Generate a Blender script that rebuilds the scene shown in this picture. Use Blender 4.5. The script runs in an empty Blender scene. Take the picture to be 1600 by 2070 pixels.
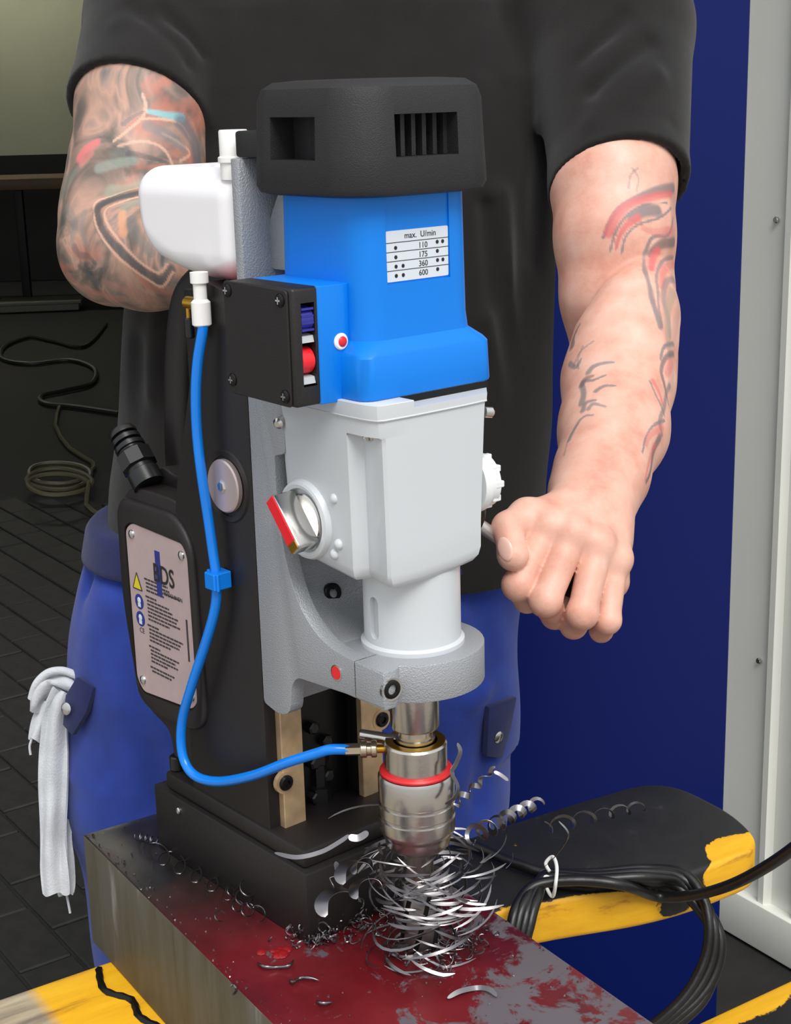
import bpy, bmesh, math, random
import numpy as np
from mathutils import Vector, Matrix, noise as mnoise
random.seed(7); np.random.seed(7)
R = math.radians
scene = bpy.context.scene
COL = scene.collection

# ------------------------------------------------------------------ camera
FPX = 3083.0; PITCH = R(15.38); ROLL = R(-1.558); CAM = Vector((0, 0, 1.45))
_f = Vector((0, math.cos(PITCH), -math.sin(PITCH))); _u = Vector((0, math.sin(PITCH), math.cos(PITCH))); _r = Vector((1, 0, 0))
RT = math.cos(ROLL)*_r + math.sin(ROLL)*_u; UP = -math.sin(ROLL)*_r + math.cos(ROLL)*_u; FW = _f
cd = bpy.data.cameras.new('camera'); cam = bpy.data.objects.new('camera', cd); COL.objects.link(cam)
cd.sensor_fit = 'VERTICAL'; cd.sensor_height = 36.0; cd.lens = 36.0*FPX/2070.0; cd.clip_start = 0.02; cd.clip_end = 200
cam.matrix_world = Matrix(((RT.x, UP.x, -FW.x, CAM.x), (RT.y, UP.y, -FW.y, CAM.y), (RT.z, UP.z, -FW.z, CAM.z), (0, 0, 0, 1)))
scene.camera = cam

# ------------------------------------------------------------------ world, sun, exposure
w = bpy.data.worlds.new('overcast_sky'); scene.world = w; w.use_nodes = True
nt = w.node_tree; nt.nodes.clear()
wo = nt.nodes.new('ShaderNodeOutputWorld'); bg = nt.nodes.new('ShaderNodeBackground')
tc = nt.nodes.new('ShaderNodeTexCoord'); sx = nt.nodes.new('ShaderNodeSeparateXYZ'); cr = nt.nodes.new('ShaderNodeValToRGB')
nt.links.new(tc.outputs['Generated'], sx.inputs[0]); nt.links.new(sx.outputs['Z'], cr.inputs[0])
cr.color_ramp.elements[0].position = 0.0; cr.color_ramp.elements[0].color = (.62, .65, .69, 1)
cr.color_ramp.elements[1].position = 0.9; cr.color_ramp.elements[1].color = (1.0, 1.03, 1.08, 1)
nt.links.new(cr.outputs[0], bg.inputs[0]); bg.inputs[1].default_value = 1.05
nt.links.new(bg.outputs[0], wo.inputs[0])
sd = bpy.data.lights.new('sun', 'SUN'); sun = bpy.data.objects.new('sun', sd); COL.objects.link(sun)
sd.energy = 2.3; sd.angle = R(30); sd.color = (1.0, .97, .93)
sun.rotation_euler = Vector((-0.30, 1.0, -1.35)).to_track_quat('-Z', 'Y').to_euler()
vs = scene.view_settings
vs.view_transform = 'Standard'; vs.look = 'None'; vs.gamma = 1.0; vs.use_curve_mapping = False; vs.exposure = 0.16

# ------------------------------------------------------------------ helpers
def at(x, y, d):
    """point that lies d metres in front of the lens plane at photo position x, y"""
    return CAM + (RT*((x-800)/FPX) + UP*((1035-y)/FPX) + FW)*d
def lin(h):
    h = h.lstrip('#'); o = []
    for i in (0, 2, 4):
        c = int(h[i:i+2], 16)/255; o.append(c/12.92 if c <= .04045 else ((c+.055)/1.055)**2.4)
    return (*o, 1.0)
MATS = {}
def mat(name, col, rough=.5, metal=0., bump=0., bscale=200., bdet=3., var=0., vscale=20., var2=None, coat=0., spec=.5, ior=None):
    m = bpy.data.materials.new(name); m.use_nodes = True; nt = m.node_tree; b = nt.nodes['Principled BSDF']
    c = lin(col) if isinstance(col, str) else col
    b.inputs['Base Color'].default_value = c; b.inputs['Roughness'].default_value = rough; b.inputs['Metallic'].default_value = metal
    b.inputs['Coat Weight'].default_value = coat; b.inputs['Specular IOR Level'].default_value = spec
    tcn = None
    if bump or var:
        tcn = nt.nodes.new('ShaderNodeTexCoord')
    if bump:
        n = nt.nodes.new('ShaderNodeTexNoise'); n.inputs['Scale'].default_value = bscale; n.inputs['Detail'].default_value = bdet
        bp = nt.nodes.new('ShaderNodeBump'); bp.inputs['Strength'].default_value = bump; bp.inputs['Distance'].default_value = .002
        nt.links.new(tcn.outputs['Object'], n.inputs['Vector']); nt.links.new(n.outputs['Fac'], bp.inputs['Height']); nt.links.new(bp.outputs[0], b.inputs['Normal'])
    if var:
        n = nt.nodes.new('ShaderNodeTexNoise'); n.inputs['Scale'].default_value = vscale; n.inputs['Detail'].default_value = 6
        rp = nt.nodes.new('ShaderNodeValToRGB'); rp.color_ramp.elements[0].position = .35; rp.color_ramp.elements[1].position = .68
        c2 = lin(var2) if var2 else tuple(min(1, x*(1+var)) for x in c[:3])+(1,)
        c1 = tuple(x*(1-var) for x in c[:3])+(1,) if not var2 else c
        rp.color_ramp.elements[0].color = c1; rp.color_ramp.elements[1].color = c2
        nt.links.new(tcn.outputs['Object'], n.inputs['Vector']); nt.links.new(n.outputs['Fac'], rp.inputs[0]); nt.links.new(rp.outputs[0], b.inputs['Base Color'])
    MATS[name] = m; return m
def N(m, t, **kw):
    n = m.node_tree.nodes.new(t)
    for k, v in kw.items():
        if k in n.inputs.keys(): n.inputs[k].default_value = v
        else: setattr(n, k, v)
    return n
def LK(m, a, b): m.node_tree.links.new(a, b)
def P(m): return m.node_tree.nodes['Principled BSDF']
def ramp(m, src, stops, interp='LINEAR'):
    n = N(m, 'ShaderNodeValToRGB'); LK(m, src, n.inputs[0]); cr = n.color_ramp; cr.interpolation = interp
    while len(cr.elements) < len(stops): cr.elements.new(.5)
    for e, (p, c) in zip(cr.elements, stops): e.position = p; e.color = lin(c) if isinstance(c, str) else c
    return n.outputs[0]

def tag(o, label=None, cat=None, group=None, kind=None):
    if label: o['label'] = label
    if cat: o['category'] = cat
    if group: o['group'] = group
    if kind: o['kind'] = kind
    return o
def empty(name, loc=(0, 0, 0), rz=0, label=None, cat=None, group=None):
    o = bpy.data.objects.new(name, None); o.empty_display_size = .05; o.location = loc; o.rotation_euler = (0, 0, rz); COL.objects.link(o)
    return tag(o, label, cat, group)
def link(name, me, m=None, parent=None, smooth=35, label=None):
    if m is not None and not me.materials: me.materials.append(MATS[m] if isinstance(m, str) else m)
    if smooth is not None:
        me.shade_smooth() if hasattr(me, 'shade_smooth') else None
        if smooth < 180: me.set_sharp_from_angle(angle=R(smooth))
    o = bpy.data.objects.new(name, me); COL.objects.link(o)
    if parent: o.parent = parent
    if label: o['label'] = label
    return o
def obj(name, bm, m=None, parent=None, smooth=35, label=None):
    bmesh.ops.recalc_face_normals(bm, faces=bm.faces)
    me = bpy.data.meshes.new(name); bm.to_mesh(me); bm.free()
    return link(name, me, m, parent, smooth, label)
def pyd(name, v, f, m=None, parent=None, smooth=35, label=None):
    me = bpy.data.meshes.new(name); me.from_pydata([tuple(x) for x in v], [], [tuple(x) for x in f]); me.update()
    return link(name, me, m, parent, smooth, label)
def bev(bm, wd, seg=2, ang=25, filt=None):
    es = [e for e in bm.edges if len(e.link_faces) == 2 and e.calc_face_angle(0) > R(ang) and (filt is None or filt(e))]
    if es: bmesh.ops.bevel(bm, geom=es, offset=wd, segments=seg, profile=.5, affect='EDGES', clamp_overlap=True)
    return bm
def box(x0, x1, y0, y1, z0, z1, b=0, seg=2, bm=None):
    t = bmesh.new(); bmesh.ops.create_cube(t, size=1)
    for v in t.verts: v.co = Vector(((x0+x1)/2+v.co.x*(x1-x0), (y0+y1)/2+v.co.y*(y1-y0), (z0+z1)/2+v.co.z*(z1-z0)))
    if b: bev(t, b, seg)
    return merge(bm, t)
def merge(bm, t, mx=None):
    if mx is not None: bmesh.ops.transform(t, matrix=mx, verts=t.verts)
    if bm is None: return t
    me = bpy.data.meshes.new('tmp'); t.to_mesh(me); t.free(); bm.from_mesh(me); bpy.data.meshes.remove(me); return bm
def prism(poly, axis, lo, hi, b=0, seg=2, bm=None, ang=25):
    """poly: (a, b) pairs; axis v: (u, z) extruded across v; axis z: (u, v) extruded up; axis u: (v, z) extruded along u"""
    t = bmesh.new()
    def P3(a, c, e): return {'v': (a, e, c), 'z': (a, c, e), 'u': (e, a, c)}[axis]
    lo_v = [t.verts.new(P3(a, c, lo)) for a, c in poly]; hi_v = [t.verts.new(P3(a, c, hi)) for a, c in poly]
    t.faces.new(lo_v); t.faces.new(hi_v[::-1]); n = len(poly)
    for i in range(n): t.faces.new((lo_v[i], lo_v[(i+1) % n], hi_v[(i+1) % n], hi_v[i]))
    bmesh.ops.recalc_face_normals(t, faces=t.faces)
    if b: bev(t, b, seg, ang)
    return merge(bm, t)
def rrect(x0, x1, y0, y1, r, n=5):
    o = []
    for cx, cy, a in ((x1-r, y0+r, -90), (x1-r, y1-r, 0), (x0+r, y1-r, 90), (x0+r, y0+r, 180)):
        for i in range(n+1): o.append((cx+r*math.cos(R(a+90*i/n)), cy+r*math.sin(R(a+90*i/n))))
    return o
def roundpoly(pts, r, n=4):
    """round the corners of a polygon; r one value or one per corner"""
    o = []; k = len(pts)
    for i in range(k):
        p = Vector(pts[i]); a = Vector(pts[i-1]); c = Vector(pts[(i+1) % k]); rr = r[i] if isinstance(r, (list, tuple)) else r
        if rr <= 0: o.append(tuple(p)); continue
        da = (a-p); dc = (c-p); rr = min(rr, da.length*.48, dc.length*.48); p0 = p+da.normalized()*rr; p1 = p+dc.normalized()*rr
        for j in range(n+1):
            t = j/n; q = (1-t)**2*p0+2*t*(1-t)*p+t*t*p1; o.append((q.x, q.y))
    return o
def loft(secs, bm=None, cap=True):
    """secs: list of rings (equal counts) of 3-D points"""
    t = bmesh.new(); rings = [[t.verts.new(p) for p in s] for s in secs]; n = len(secs[0])
    for a, c in zip(rings, rings[1:]):
        for i in range(n): t.faces.new((a[i], a[(i+1) % n], c[(i+1) % n], c[i]))
    if cap: t.faces.new(rings[0][::-1]); t.faces.new(rings[-1])
    bmesh.ops.recalc_face_normals(t, faces=t.faces)
    return merge(bm, t)
def lathe(prof, n=40, mx=None, bm=None, cap=True):
    t = bmesh.new(); rings = []
    for r, z in prof:
        rings.append([t.verts.new((max(r, 1e-5)*math.cos(2*math.pi*i/n), max(r, 1e-5)*math.sin(2*math.pi*i/n), z)) for i in range(n)])
    for a, c in zip(rings, rings[1:]):
        for i in range(n): t.faces.new((a[i], a[(i+1) % n], c[(i+1) % n], c[i]))
    if cap: t.faces.new(rings[0][::-1]); t.faces.new(rings[-1])
    bmesh.ops.recalc_face_normals(t, faces=t.faces)
    return merge(bm, t, mx)
def cr_path(pts, n=8, closed=False):
    pts = [Vector(p) for p in pts]; o = []; k = len(pts)
    for i in range(k if closed else k-1):
        if closed: a, b, c, d = pts[i-1], pts[i], pts[(i+1) % k], pts[(i+2) % k]
        else: a, b, c, d = pts[max(i-1, 0)], pts[i], pts[i+1], pts[min(i+2, k-1)]
        for j in range(n):
            t = j/n; o.append(.5*((2*b)+(c-a)*t+(2*a-5*b+4*c-d)*t*t+(3*b-a-3*c+d)*t**3))
    if not closed: o.append(pts[-1])
    return o
def tube(path, rad, n=10, bm=None, closed=False, flat=None):
    """sweep a round (or flat = (half width, half thickness)) section along a path"""
    t = bmesh.new(); k = len(path); path = [Vector(p) for p in path]
    rad = rad if isinstance(rad, (list, tuple)) else [rad]*k
    tan = []
    for i in range(k):
        if closed: d = path[(i+1) % k]-path[i-1]
        else: d = path[min(i+1, k-1)]-path[max(i-1, 0)]
        tan.append(d.normalized() if d.length > 1e-9 else Vector((0, 0, 1)))
    nrm = tan[0].orthogonal().normalized(); rings = []
    for i in range(k):
        nrm = (nrm-tan[i]*nrm.dot(tan[i]));
        nrm = nrm.normalized() if nrm.length > 1e-6 else tan[i].orthogonal().normalized()
        bn = tan[i].cross(nrm)
        if flat:
            rings.append([t.verts.new(path[i]+nrm*a*flat[0]*rad[i]+bn*c*flat[1]) for a, c in ((1, 1), (-1, 1), (-1, -1), (1, -1))])
        else:
            rings.append([t.verts.new(path[i]+(nrm*math.cos(2*math.pi*j/n)+bn*math.sin(2*math.pi*j/n))*rad[i]) for j in range(n)])
    q = len(rings[0])
    for a, c in list(zip(rings, rings[1:]))+([(rings[-1], rings[0])] if closed else []):
        for j in range(q): t.faces.new((a[j], a[(j+1) % q], c[(j+1) % q], c[j]))
    if not closed: t.faces.new(rings[0][::-1]); t.faces.new(rings[-1])
    return merge(bm, t)
def ball(c, r, bm=None, seg=12, sc=(1, 1, 1)):
    t = bmesh.new(); bmesh.ops.create_uvsphere(t, u_segments=seg, v_segments=max(6, seg//2), radius=r)
    for v in t.verts: v.co = Vector((c[0]+v.co.x*sc[0], c[1]+v.co.y*sc[1], c[2]+v.co.z*sc[2]))
    return merge(bm, t)
def frame(origin, zdir, xdir=None):
    z = Vector(zdir).normalized(); x = Vector(xdir) if xdir else z.orthogonal(); x = (x-z*x.dot(z)).normalized(); y = z.cross(x)
    return Matrix(((x.x, y.x, z.x, origin[0]), (x.y, y.y, z.y, origin[1]), (x.z, y.z, z.z, origin[2]), (0, 0, 0, 1)))
def cyl(a, b, r, n=20, bv=0, bm=None, r2=None):
    a = Vector(a); b = Vector(b); h = (b-a).length; r2 = r if r2 is None else r2
    pr = [(r-bv, 0), (r, bv), (r2, h-bv), (r2-bv, h)] if bv else [(r, 0), (r2, h)]
    return lathe(pr, n, frame(a, b-a), bm)
def cut(o, cutters):
    """subtract meshes from o for good"""
    for bm in cutters:
        bmesh.ops.recalc_face_normals(bm, faces=bm.faces); me = bpy.data.meshes.new('cutter'); bm.to_mesh(me); bm.free()
        c = bpy.data.objects.new('cutter', me); COL.objects.link(c); c.matrix_world = Matrix()
        par = o.parent; o.parent = None
        md = o.modifiers.new('cut', 'BOOLEAN'); md.object = c; md.operation = 'DIFFERENCE'; md.solver = 'EXACT'
        dg = bpy.context.evaluated_depsgraph_get(); dg.update(); nm = bpy.data.meshes.new_from_object(o.evaluated_get(dg))
        o.modifiers.clear(); old = o.data; nm.name = old.name; o.data = nm; o.parent = par
        bpy.data.objects.remove(c); bpy.data.meshes.remove(me)
    o.data.shade_smooth(); o.data.set_sharp_from_angle(angle=R(35)); return o
_fonts = {}
def text_bm(s, size, mx, bm=None, ext=.00008, sx=1.0, bold=0):
    cu = bpy.data.curves.new('text', 'FONT'); cu.body = s; cu.size = size; cu.extrude = ext; cu.align_x = 'CENTER'; cu.align_y = 'CENTER'; cu.resolution_u = 3; cu.offset = bold
    o = bpy.data.objects.new('text', cu); COL.objects.link(o); dg = bpy.context.evaluated_depsgraph_get(); dg.update()
    me = bpy.data.meshes.new_from_object(o.evaluated_get(dg)); t = bmesh.new(); t.from_mesh(me)
    bpy.data.objects.remove(o); bpy.data.curves.remove(cu); bpy.data.meshes.remove(me)
    bmesh.ops.transform(t, matrix=mx @ Matrix.Diagonal((sx, 1, 1, 1)), verts=t.verts)
    return merge(bm, t)

# ---------------------------------------------------------------- implicit surfaces
def sdc(p, a, b, ra, rb):
    a = np.array(a, np.float32); b = np.array(b, np.float32); ba = b-a; pa = p-a
    h = np.clip(pa@ba/max(float(ba@ba), 1e-9), 0, 1)
    return np.linalg.norm(pa-h[:, None]*ba, axis=1)-(ra+(rb-ra)*h)
def chain(p, pts, k=.0):
    d = None
    for (a, ra), (b, rb) in zip(pts, pts[1:]):
        e = sdc(p, a, b, ra, rb); d = e if d is None else smin(d, e, k)
    return d
def smin(a, b, k):
    if k <= 0: return np.minimum(a, b)
    h = np.clip(.5+.5*(b-a)/k, 0, 1); return b+(a-b)*h-k*h*(1-h)
def smax(a, b, k): return -smin(-a, -b, k)
def sell(p, c, r):
    q = (p-np.array(c, np.float32))/np.array(r, np.float32); l = np.linalg.norm(q, axis=1); g = np.linalg.norm(q/np.array(r, np.float32), axis=1)
    return l*(l-1)/np.maximum(g, 1e-6)
def surf(fn, lo, hi, h):
    """mesh the zero level of fn inside lo..hi with cells of size h (sparse evaluation, surface nets)"""
    lo = np.array(lo, np.float32); hi = np.array(hi, np.float32); B = 8
    nb = np.ceil((hi-lo)/(h*B)).astype(int)+1; n = nb*B+1
    g = np.stack(np.meshgrid(*[np.arange(k) for k in nb], indexing='ij'), -1).reshape(-1, 3)
    dc = fn((lo+(g+.5)*B*h).astype(np.float32))
    D = np.repeat(np.repeat(np.repeat(np.where(dc > 0, 1., -1.).reshape(nb).astype(np.float32), B, 0), B, 1), B, 2)
    D = np.pad(D, ((0, 1), (0, 1), (0, 1)), mode='edge')
    act = g[np.abs(dc) < B*h*1.35]
    off = np.stack(np.meshgrid(*[np.arange(B+1)]*3, indexing='ij'), -1).reshape(-1, 3)
    for i in range(0, len(act), 1500):
        idx = (act[i:i+1500, None, :]*B+off[None]).reshape(-1, 3)
        D[idx[:, 0], idx[:, 1], idx[:, 2]] = fn((lo+idx*h).astype(np.float32))
    s = D < 0; S = [slice(0, -1), slice(1, None)]
    cnt = np.zeros(tuple(n-1), np.int8); 
    for a in (0, 1):
        for b in (0, 1):
            for c in (0, 1): cnt += s[S[a], S[b], S[c]]
    ac = (cnt > 0) & (cnt < 8); ids = np.full(ac.shape, -1, np.int64); cells = np.argwhere(ac); ids[ac] = np.arange(len(cells))
    acc = np.zeros((len(cells), 3)); num = np.zeros(len(cells))
    cs = [(a, b, c) for a in (0, 1) for b in (0, 1) for c in (0, 1)]
    for p in cs:
        for ax in range(3):
            if p[ax]: continue
            q = list(p); q[ax] = 1
            da = D[tuple((cells+p).T)]; db = D[tuple((cells+q).T)]; m = (da < 0) != (db < 0)
            t = np.where(m, da/np.where(m, da-db, 1), 0); pt = np.array(p, float)[None].repeat(len(cells), 0); pt[:, ax] += t
            acc[m] += pt[m]; num += m
    V = lo+(cells+acc/num[:, None])*h
    F = []
    for ax in range(3):
        o1, o2 = [(1, 2), (2, 0), (0, 1)][ax]
        a = [slice(None)]*3; b = [slice(None)]*3; a[ax] = slice(0, -1); b[ax] = slice(1, None)
        m = s[tuple(a)] != s[tuple(b)]; e = np.argwhere(m); sg = s[tuple(a)][m]
        ok = (e[:, o1] > 0) & (e[:, o2] > 0) & (e[:, o1] < n[o1]-1) & (e[:, o2] < n[o2]-1); e = e[ok]; sg = sg[ok]
        def I(d1, d2):
            c = e.copy(); c[:, o1] -= d1; c[:, o2] -= d2; return ids[c[:, 0], c[:, 1], c[:, 2]]
        q = np.stack([I(1, 1), I(0, 1), I(0, 0), I(1, 0)], 1); q[~sg] = q[~sg][:, ::-1]; F.append(q)
    return V, np.concatenate(F)
def npmesh(name, V, F, m, parent=None, col=None):
    me = bpy.data.meshes.new(name); me.vertices.add(len(V)); me.vertices.foreach_set('co', np.asarray(V, np.float32).ravel())
    me.loops.add(len(F)*4); me.loops.foreach_set('vertex_index', np.asarray(F, np.int32).ravel())
    me.polygons.add(len(F)); me.polygons.foreach_set('loop_start', np.arange(0, len(F)*4, 4, dtype=np.int32))
    me.update(calc_edges=True); me.validate()
    for cn, arr in (col or {}).items():
        at_ = me.color_attributes.new(cn, 'FLOAT_COLOR', 'POINT'); at_.data.foreach_set('color', np.asarray(arr, np.float32).ravel())
    return link(name, me, m, parent, 180)
# ------------------------------------------------------------------ materials
mat('motor_blue', '#007ADC', .42, bump=.05, bscale=900, spec=.35)
mat('cast_grey', '#C9CDD0', .38, .0, bump=.03, bscale=700, coat=.15)
mat('hammered_grey', '#A3A6AA', .42, .3, bump=.4, bscale=1000, bdet=2)
mat('black_housing', '#1B1716', .48, bump=.10, bscale=1100)
mat('cap_black', '#212122', .6, bump=.3, bscale=1500, bdet=2)
mat('black_gloss', '#141414', .35)
mat('gap_shade', '#050505', .9)  # near-black colour that paints the shade inside narrow gaps
mat('rail_brass', '#D2B48C', .36, .5, bump=.15, bscale=90, var=.18, vscale=60)
mat('brass', '#C79A3C', .28, 1.0)
mat('feed_steel', '#D2D2D0', .3, .8)
mat('nickel', '#CDBFA8', .25, 1.0)
mat('chrome', '#C9C7C4', .2, 1.0)
mat('bright_steel', '#C4C0BA', .24, 1.0, bump=.04, bscale=300)
mat('bolt_black', '#101010', .35, .4)
mat('red_rubber', '#D02228', .4)
mat('red_plastic', '#E8202B', .35)
mat('navy_plastic', '#2A2C8C', .35)
mat('white_plastic', '#F2F0EC', .35)
mat('light_grey_plastic', '#B9BDC0', .4)
mat('hose_blue', '#0E7FE6', .22)
mat('plate_silver', '#C9B3B2', .42, .35, var=.05, vscale=50)
mat('disc_silver', '#CDBBB8', .34, .55)
mat('print_dark', '#3A3238', .6)
mat('print_navy', '#23307F', .5)
mat('print_yellow', '#D8C81E', .5)
mat('label_white', '#D4DBE2', .35)
mat('print_black', '#1C1C1E', .6)
mat('cable_black', '#141414', .38, bump=.12, bscale=120)
mat('string_white', '#E8E8E6', .8)
mat('chip_steel', '#858284', .34, 1.0)
mat('cutter_steel', '#8C8884', .3, 1.0)
mat('white_paint_metal', '#E6E8E8', .35)
# coolant tank: milky plastic, reddish where the fluid stands low in it
m = mat('milky_plastic', '#F4F2F4', .35); b = P(m); tcn = N(m, 'ShaderNodeTexCoord'); sp = N(m, 'ShaderNodeSeparateXYZ'); LK(m, tcn.outputs['Object'], sp.inputs[0])
mp = N(m, 'ShaderNodeMath', operation='MULTIPLY_ADD'); LK(m, sp.outputs['Z'], mp.inputs[0]); mp.inputs[1].default_value = 40; mp.inputs[2].default_value = -.466*40
ux = N(m, 'ShaderNodeMath', operation='MULTIPLY_ADD'); LK(m, sp.outputs['X'], ux.inputs[0]); ux.inputs[1].default_value = -11; ux.inputs[2].default_value = -.6
ad = N(m, 'ShaderNodeMath', operation='ADD'); LK(m, mp.outputs[0], ad.inputs[0]); LK(m, ux.outputs[0], ad.inputs[1])
LK(m, ramp(m, ad.outputs[0], [(.0, '#C8506A'), (.28, '#E9B9C2'), (.55, '#F4F2F4')]), b.inputs['Base Color'])
b.inputs['Subsurface Weight'].default_value = .25; b.inputs['Subsurface Radius'].default_value = (.01, .01, .01)
# steel block: mill scale, cutting oil pooled red on top, dry grey patches
m = mat('block_steel', '#4A463E', .55); b = P(m); tcn = N(m, 'ShaderNodeTexCoord'); sp = N(m, 'ShaderNodeSeparateXYZ'); LK(m, tcn.outputs['Object'], sp.inputs[0])
nz = N(m, 'ShaderNodeTexNoise', Scale=9., Detail=6., Roughness=.6); LK(m, tcn.outputs['Object'], nz.inputs['Vector'])
mpv = N(m, 'ShaderNodeMapping'); mpv.inputs['Scale'].default_value = (1, 1, .15); LK(m, tcn.outputs['Object'], mpv.inputs[0])
nv = N(m, 'ShaderNodeTexNoise', Scale=28., Detail=8., Roughness=.7); LK(m, mpv.outputs[0], nv.inputs['Vector'])
side_c = ramp(m, nv.outputs['Fac'], [(.25, '#3A3023'), (.45, '#55503F'), (.6, '#5E5A50'), (.72, '#8A8880')])
nd = N(m, 'ShaderNodeTexNoise', Scale=14., Detail=5., Roughness=.6); LK(m, tcn.outputs['Object'], nd.inputs['Vector'])
dark_top = ramp(m, nd.outputs['Fac'], [(.35, '#1E1C1B'), (.55, '#2F2A28'), (.7, '#4A4543')])
# how far along the block the oil lies (0 dry at the far end, 1 wet at the near end)
wet = N(m, 'ShaderNodeMapRange'); LK(m, sp.outputs['X'], wet.inputs[0]); wet.inputs[1].default_value = .10; wet.inputs[2].default_value = .25
na = N(m, 'ShaderNodeMath', operation='MULTIPLY_ADD'); LK(m, nd.outputs['Fac'], na.inputs[0]); na.inputs[1].default_value = .9; na.inputs[2].default_value = -.45
wa = N(m, 'ShaderNodeMath', operation='ADD', use_clamp=True); LK(m, wet.outputs[0], wa.inputs[0]); LK(m, na.outputs[0], wa.inputs[1])
red = ramp(m, nz.outputs['Fac'], [(.3, '#3C0A10'), (.5, '#5E1017'), (.7, '#701E24')])
mx1 = N(m, 'ShaderNodeMix', data_type='RGBA'); LK(m, wa.outputs[0], mx1.inputs[0]); LK(m, dark_top, mx1.inputs[6]); LK(m, red, mx1.inputs[7])
# dry grey patches toward the far near corner
pm = N(m, 'ShaderNodeMath', operation='MULTIPLY_ADD'); LK(m, sp.outputs['Y'], pm.inputs[0]); pm.inputs[1].default_value = .9; pm.inputs[2].default_value = -.258
px_ = N(m, 'ShaderNodeMath', operation='MULTIPLY_ADD'); LK(m, sp.outputs['X'], px_.inputs[0]); px_.inputs[1].default_value = .5; LK(m, pm.outputs[0], px_.inputs[2])
np_ = N(m, 'ShaderNodeTexNoise', Scale=26., Detail=8., Roughness=.66, Distortion=.4); LK(m, tcn.outputs['Object'], np_.inputs['Vector'])
pa = N(m, 'ShaderNodeMath', operation='ADD'); LK(m, px_.outputs[0], pa.inputs[0]); LK(m, np_.outputs['Fac'], pa.inputs[1])
pmask = ramp(m, pa.outputs[0], [(.535, (0, 0, 0, 1)), (.585, (1, 1, 1, 1))])
mx2 = N(m, 'ShaderNodeMix', data_type='RGBA'); LK(m, pmask, mx2.inputs[0]); LK(m, mx1.outputs[2], mx2.inputs[6]); mx2.inputs[7].default_value = lin('#5A5358')
ge = N(m, 'ShaderNodeNewGeometry'); sn = N(m, 'ShaderNodeSeparateXYZ'); LK(m, ge.outputs['Normal'], sn.inputs[0])
tp = ramp(m, sn.outputs['Z'], [(.5, (0, 0, 0, 1)), (.9, (1, 1, 1, 1))])
mx3 = N(m, 'ShaderNodeMix', data_type='RGBA'); LK(m, tp, mx3.inputs[0]); LK(m, side_c, mx3.inputs[6]); LK(m, mx2.outputs[2], mx3.inputs[7]); LK(m, mx3.outputs[2], b.inputs['Base Color'])
rr = N(m, 'ShaderNodeMix', data_type='FLOAT'); LK(m, pmask, rr.inputs[0]); rr.inputs[2].default_value = .3; rr.inputs[3].default_value = .6
rr2 = N(m, 'ShaderNodeMix', data_type='FLOAT'); LK(m, tp, rr2.inputs[0]); rr2.inputs[2].default_value = .6; LK(m, rr.outputs[0], rr2.inputs[3]); LK(m, rr2.outputs[0], b.inputs['Roughness'])
bp = N(m, 'ShaderNodeBump', Strength=.25, Distance=.001); LK(m, nv.outputs['Fac'], bp.inputs['Height']); LK(m, bp.outputs[0], b.inputs['Normal'])
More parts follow.
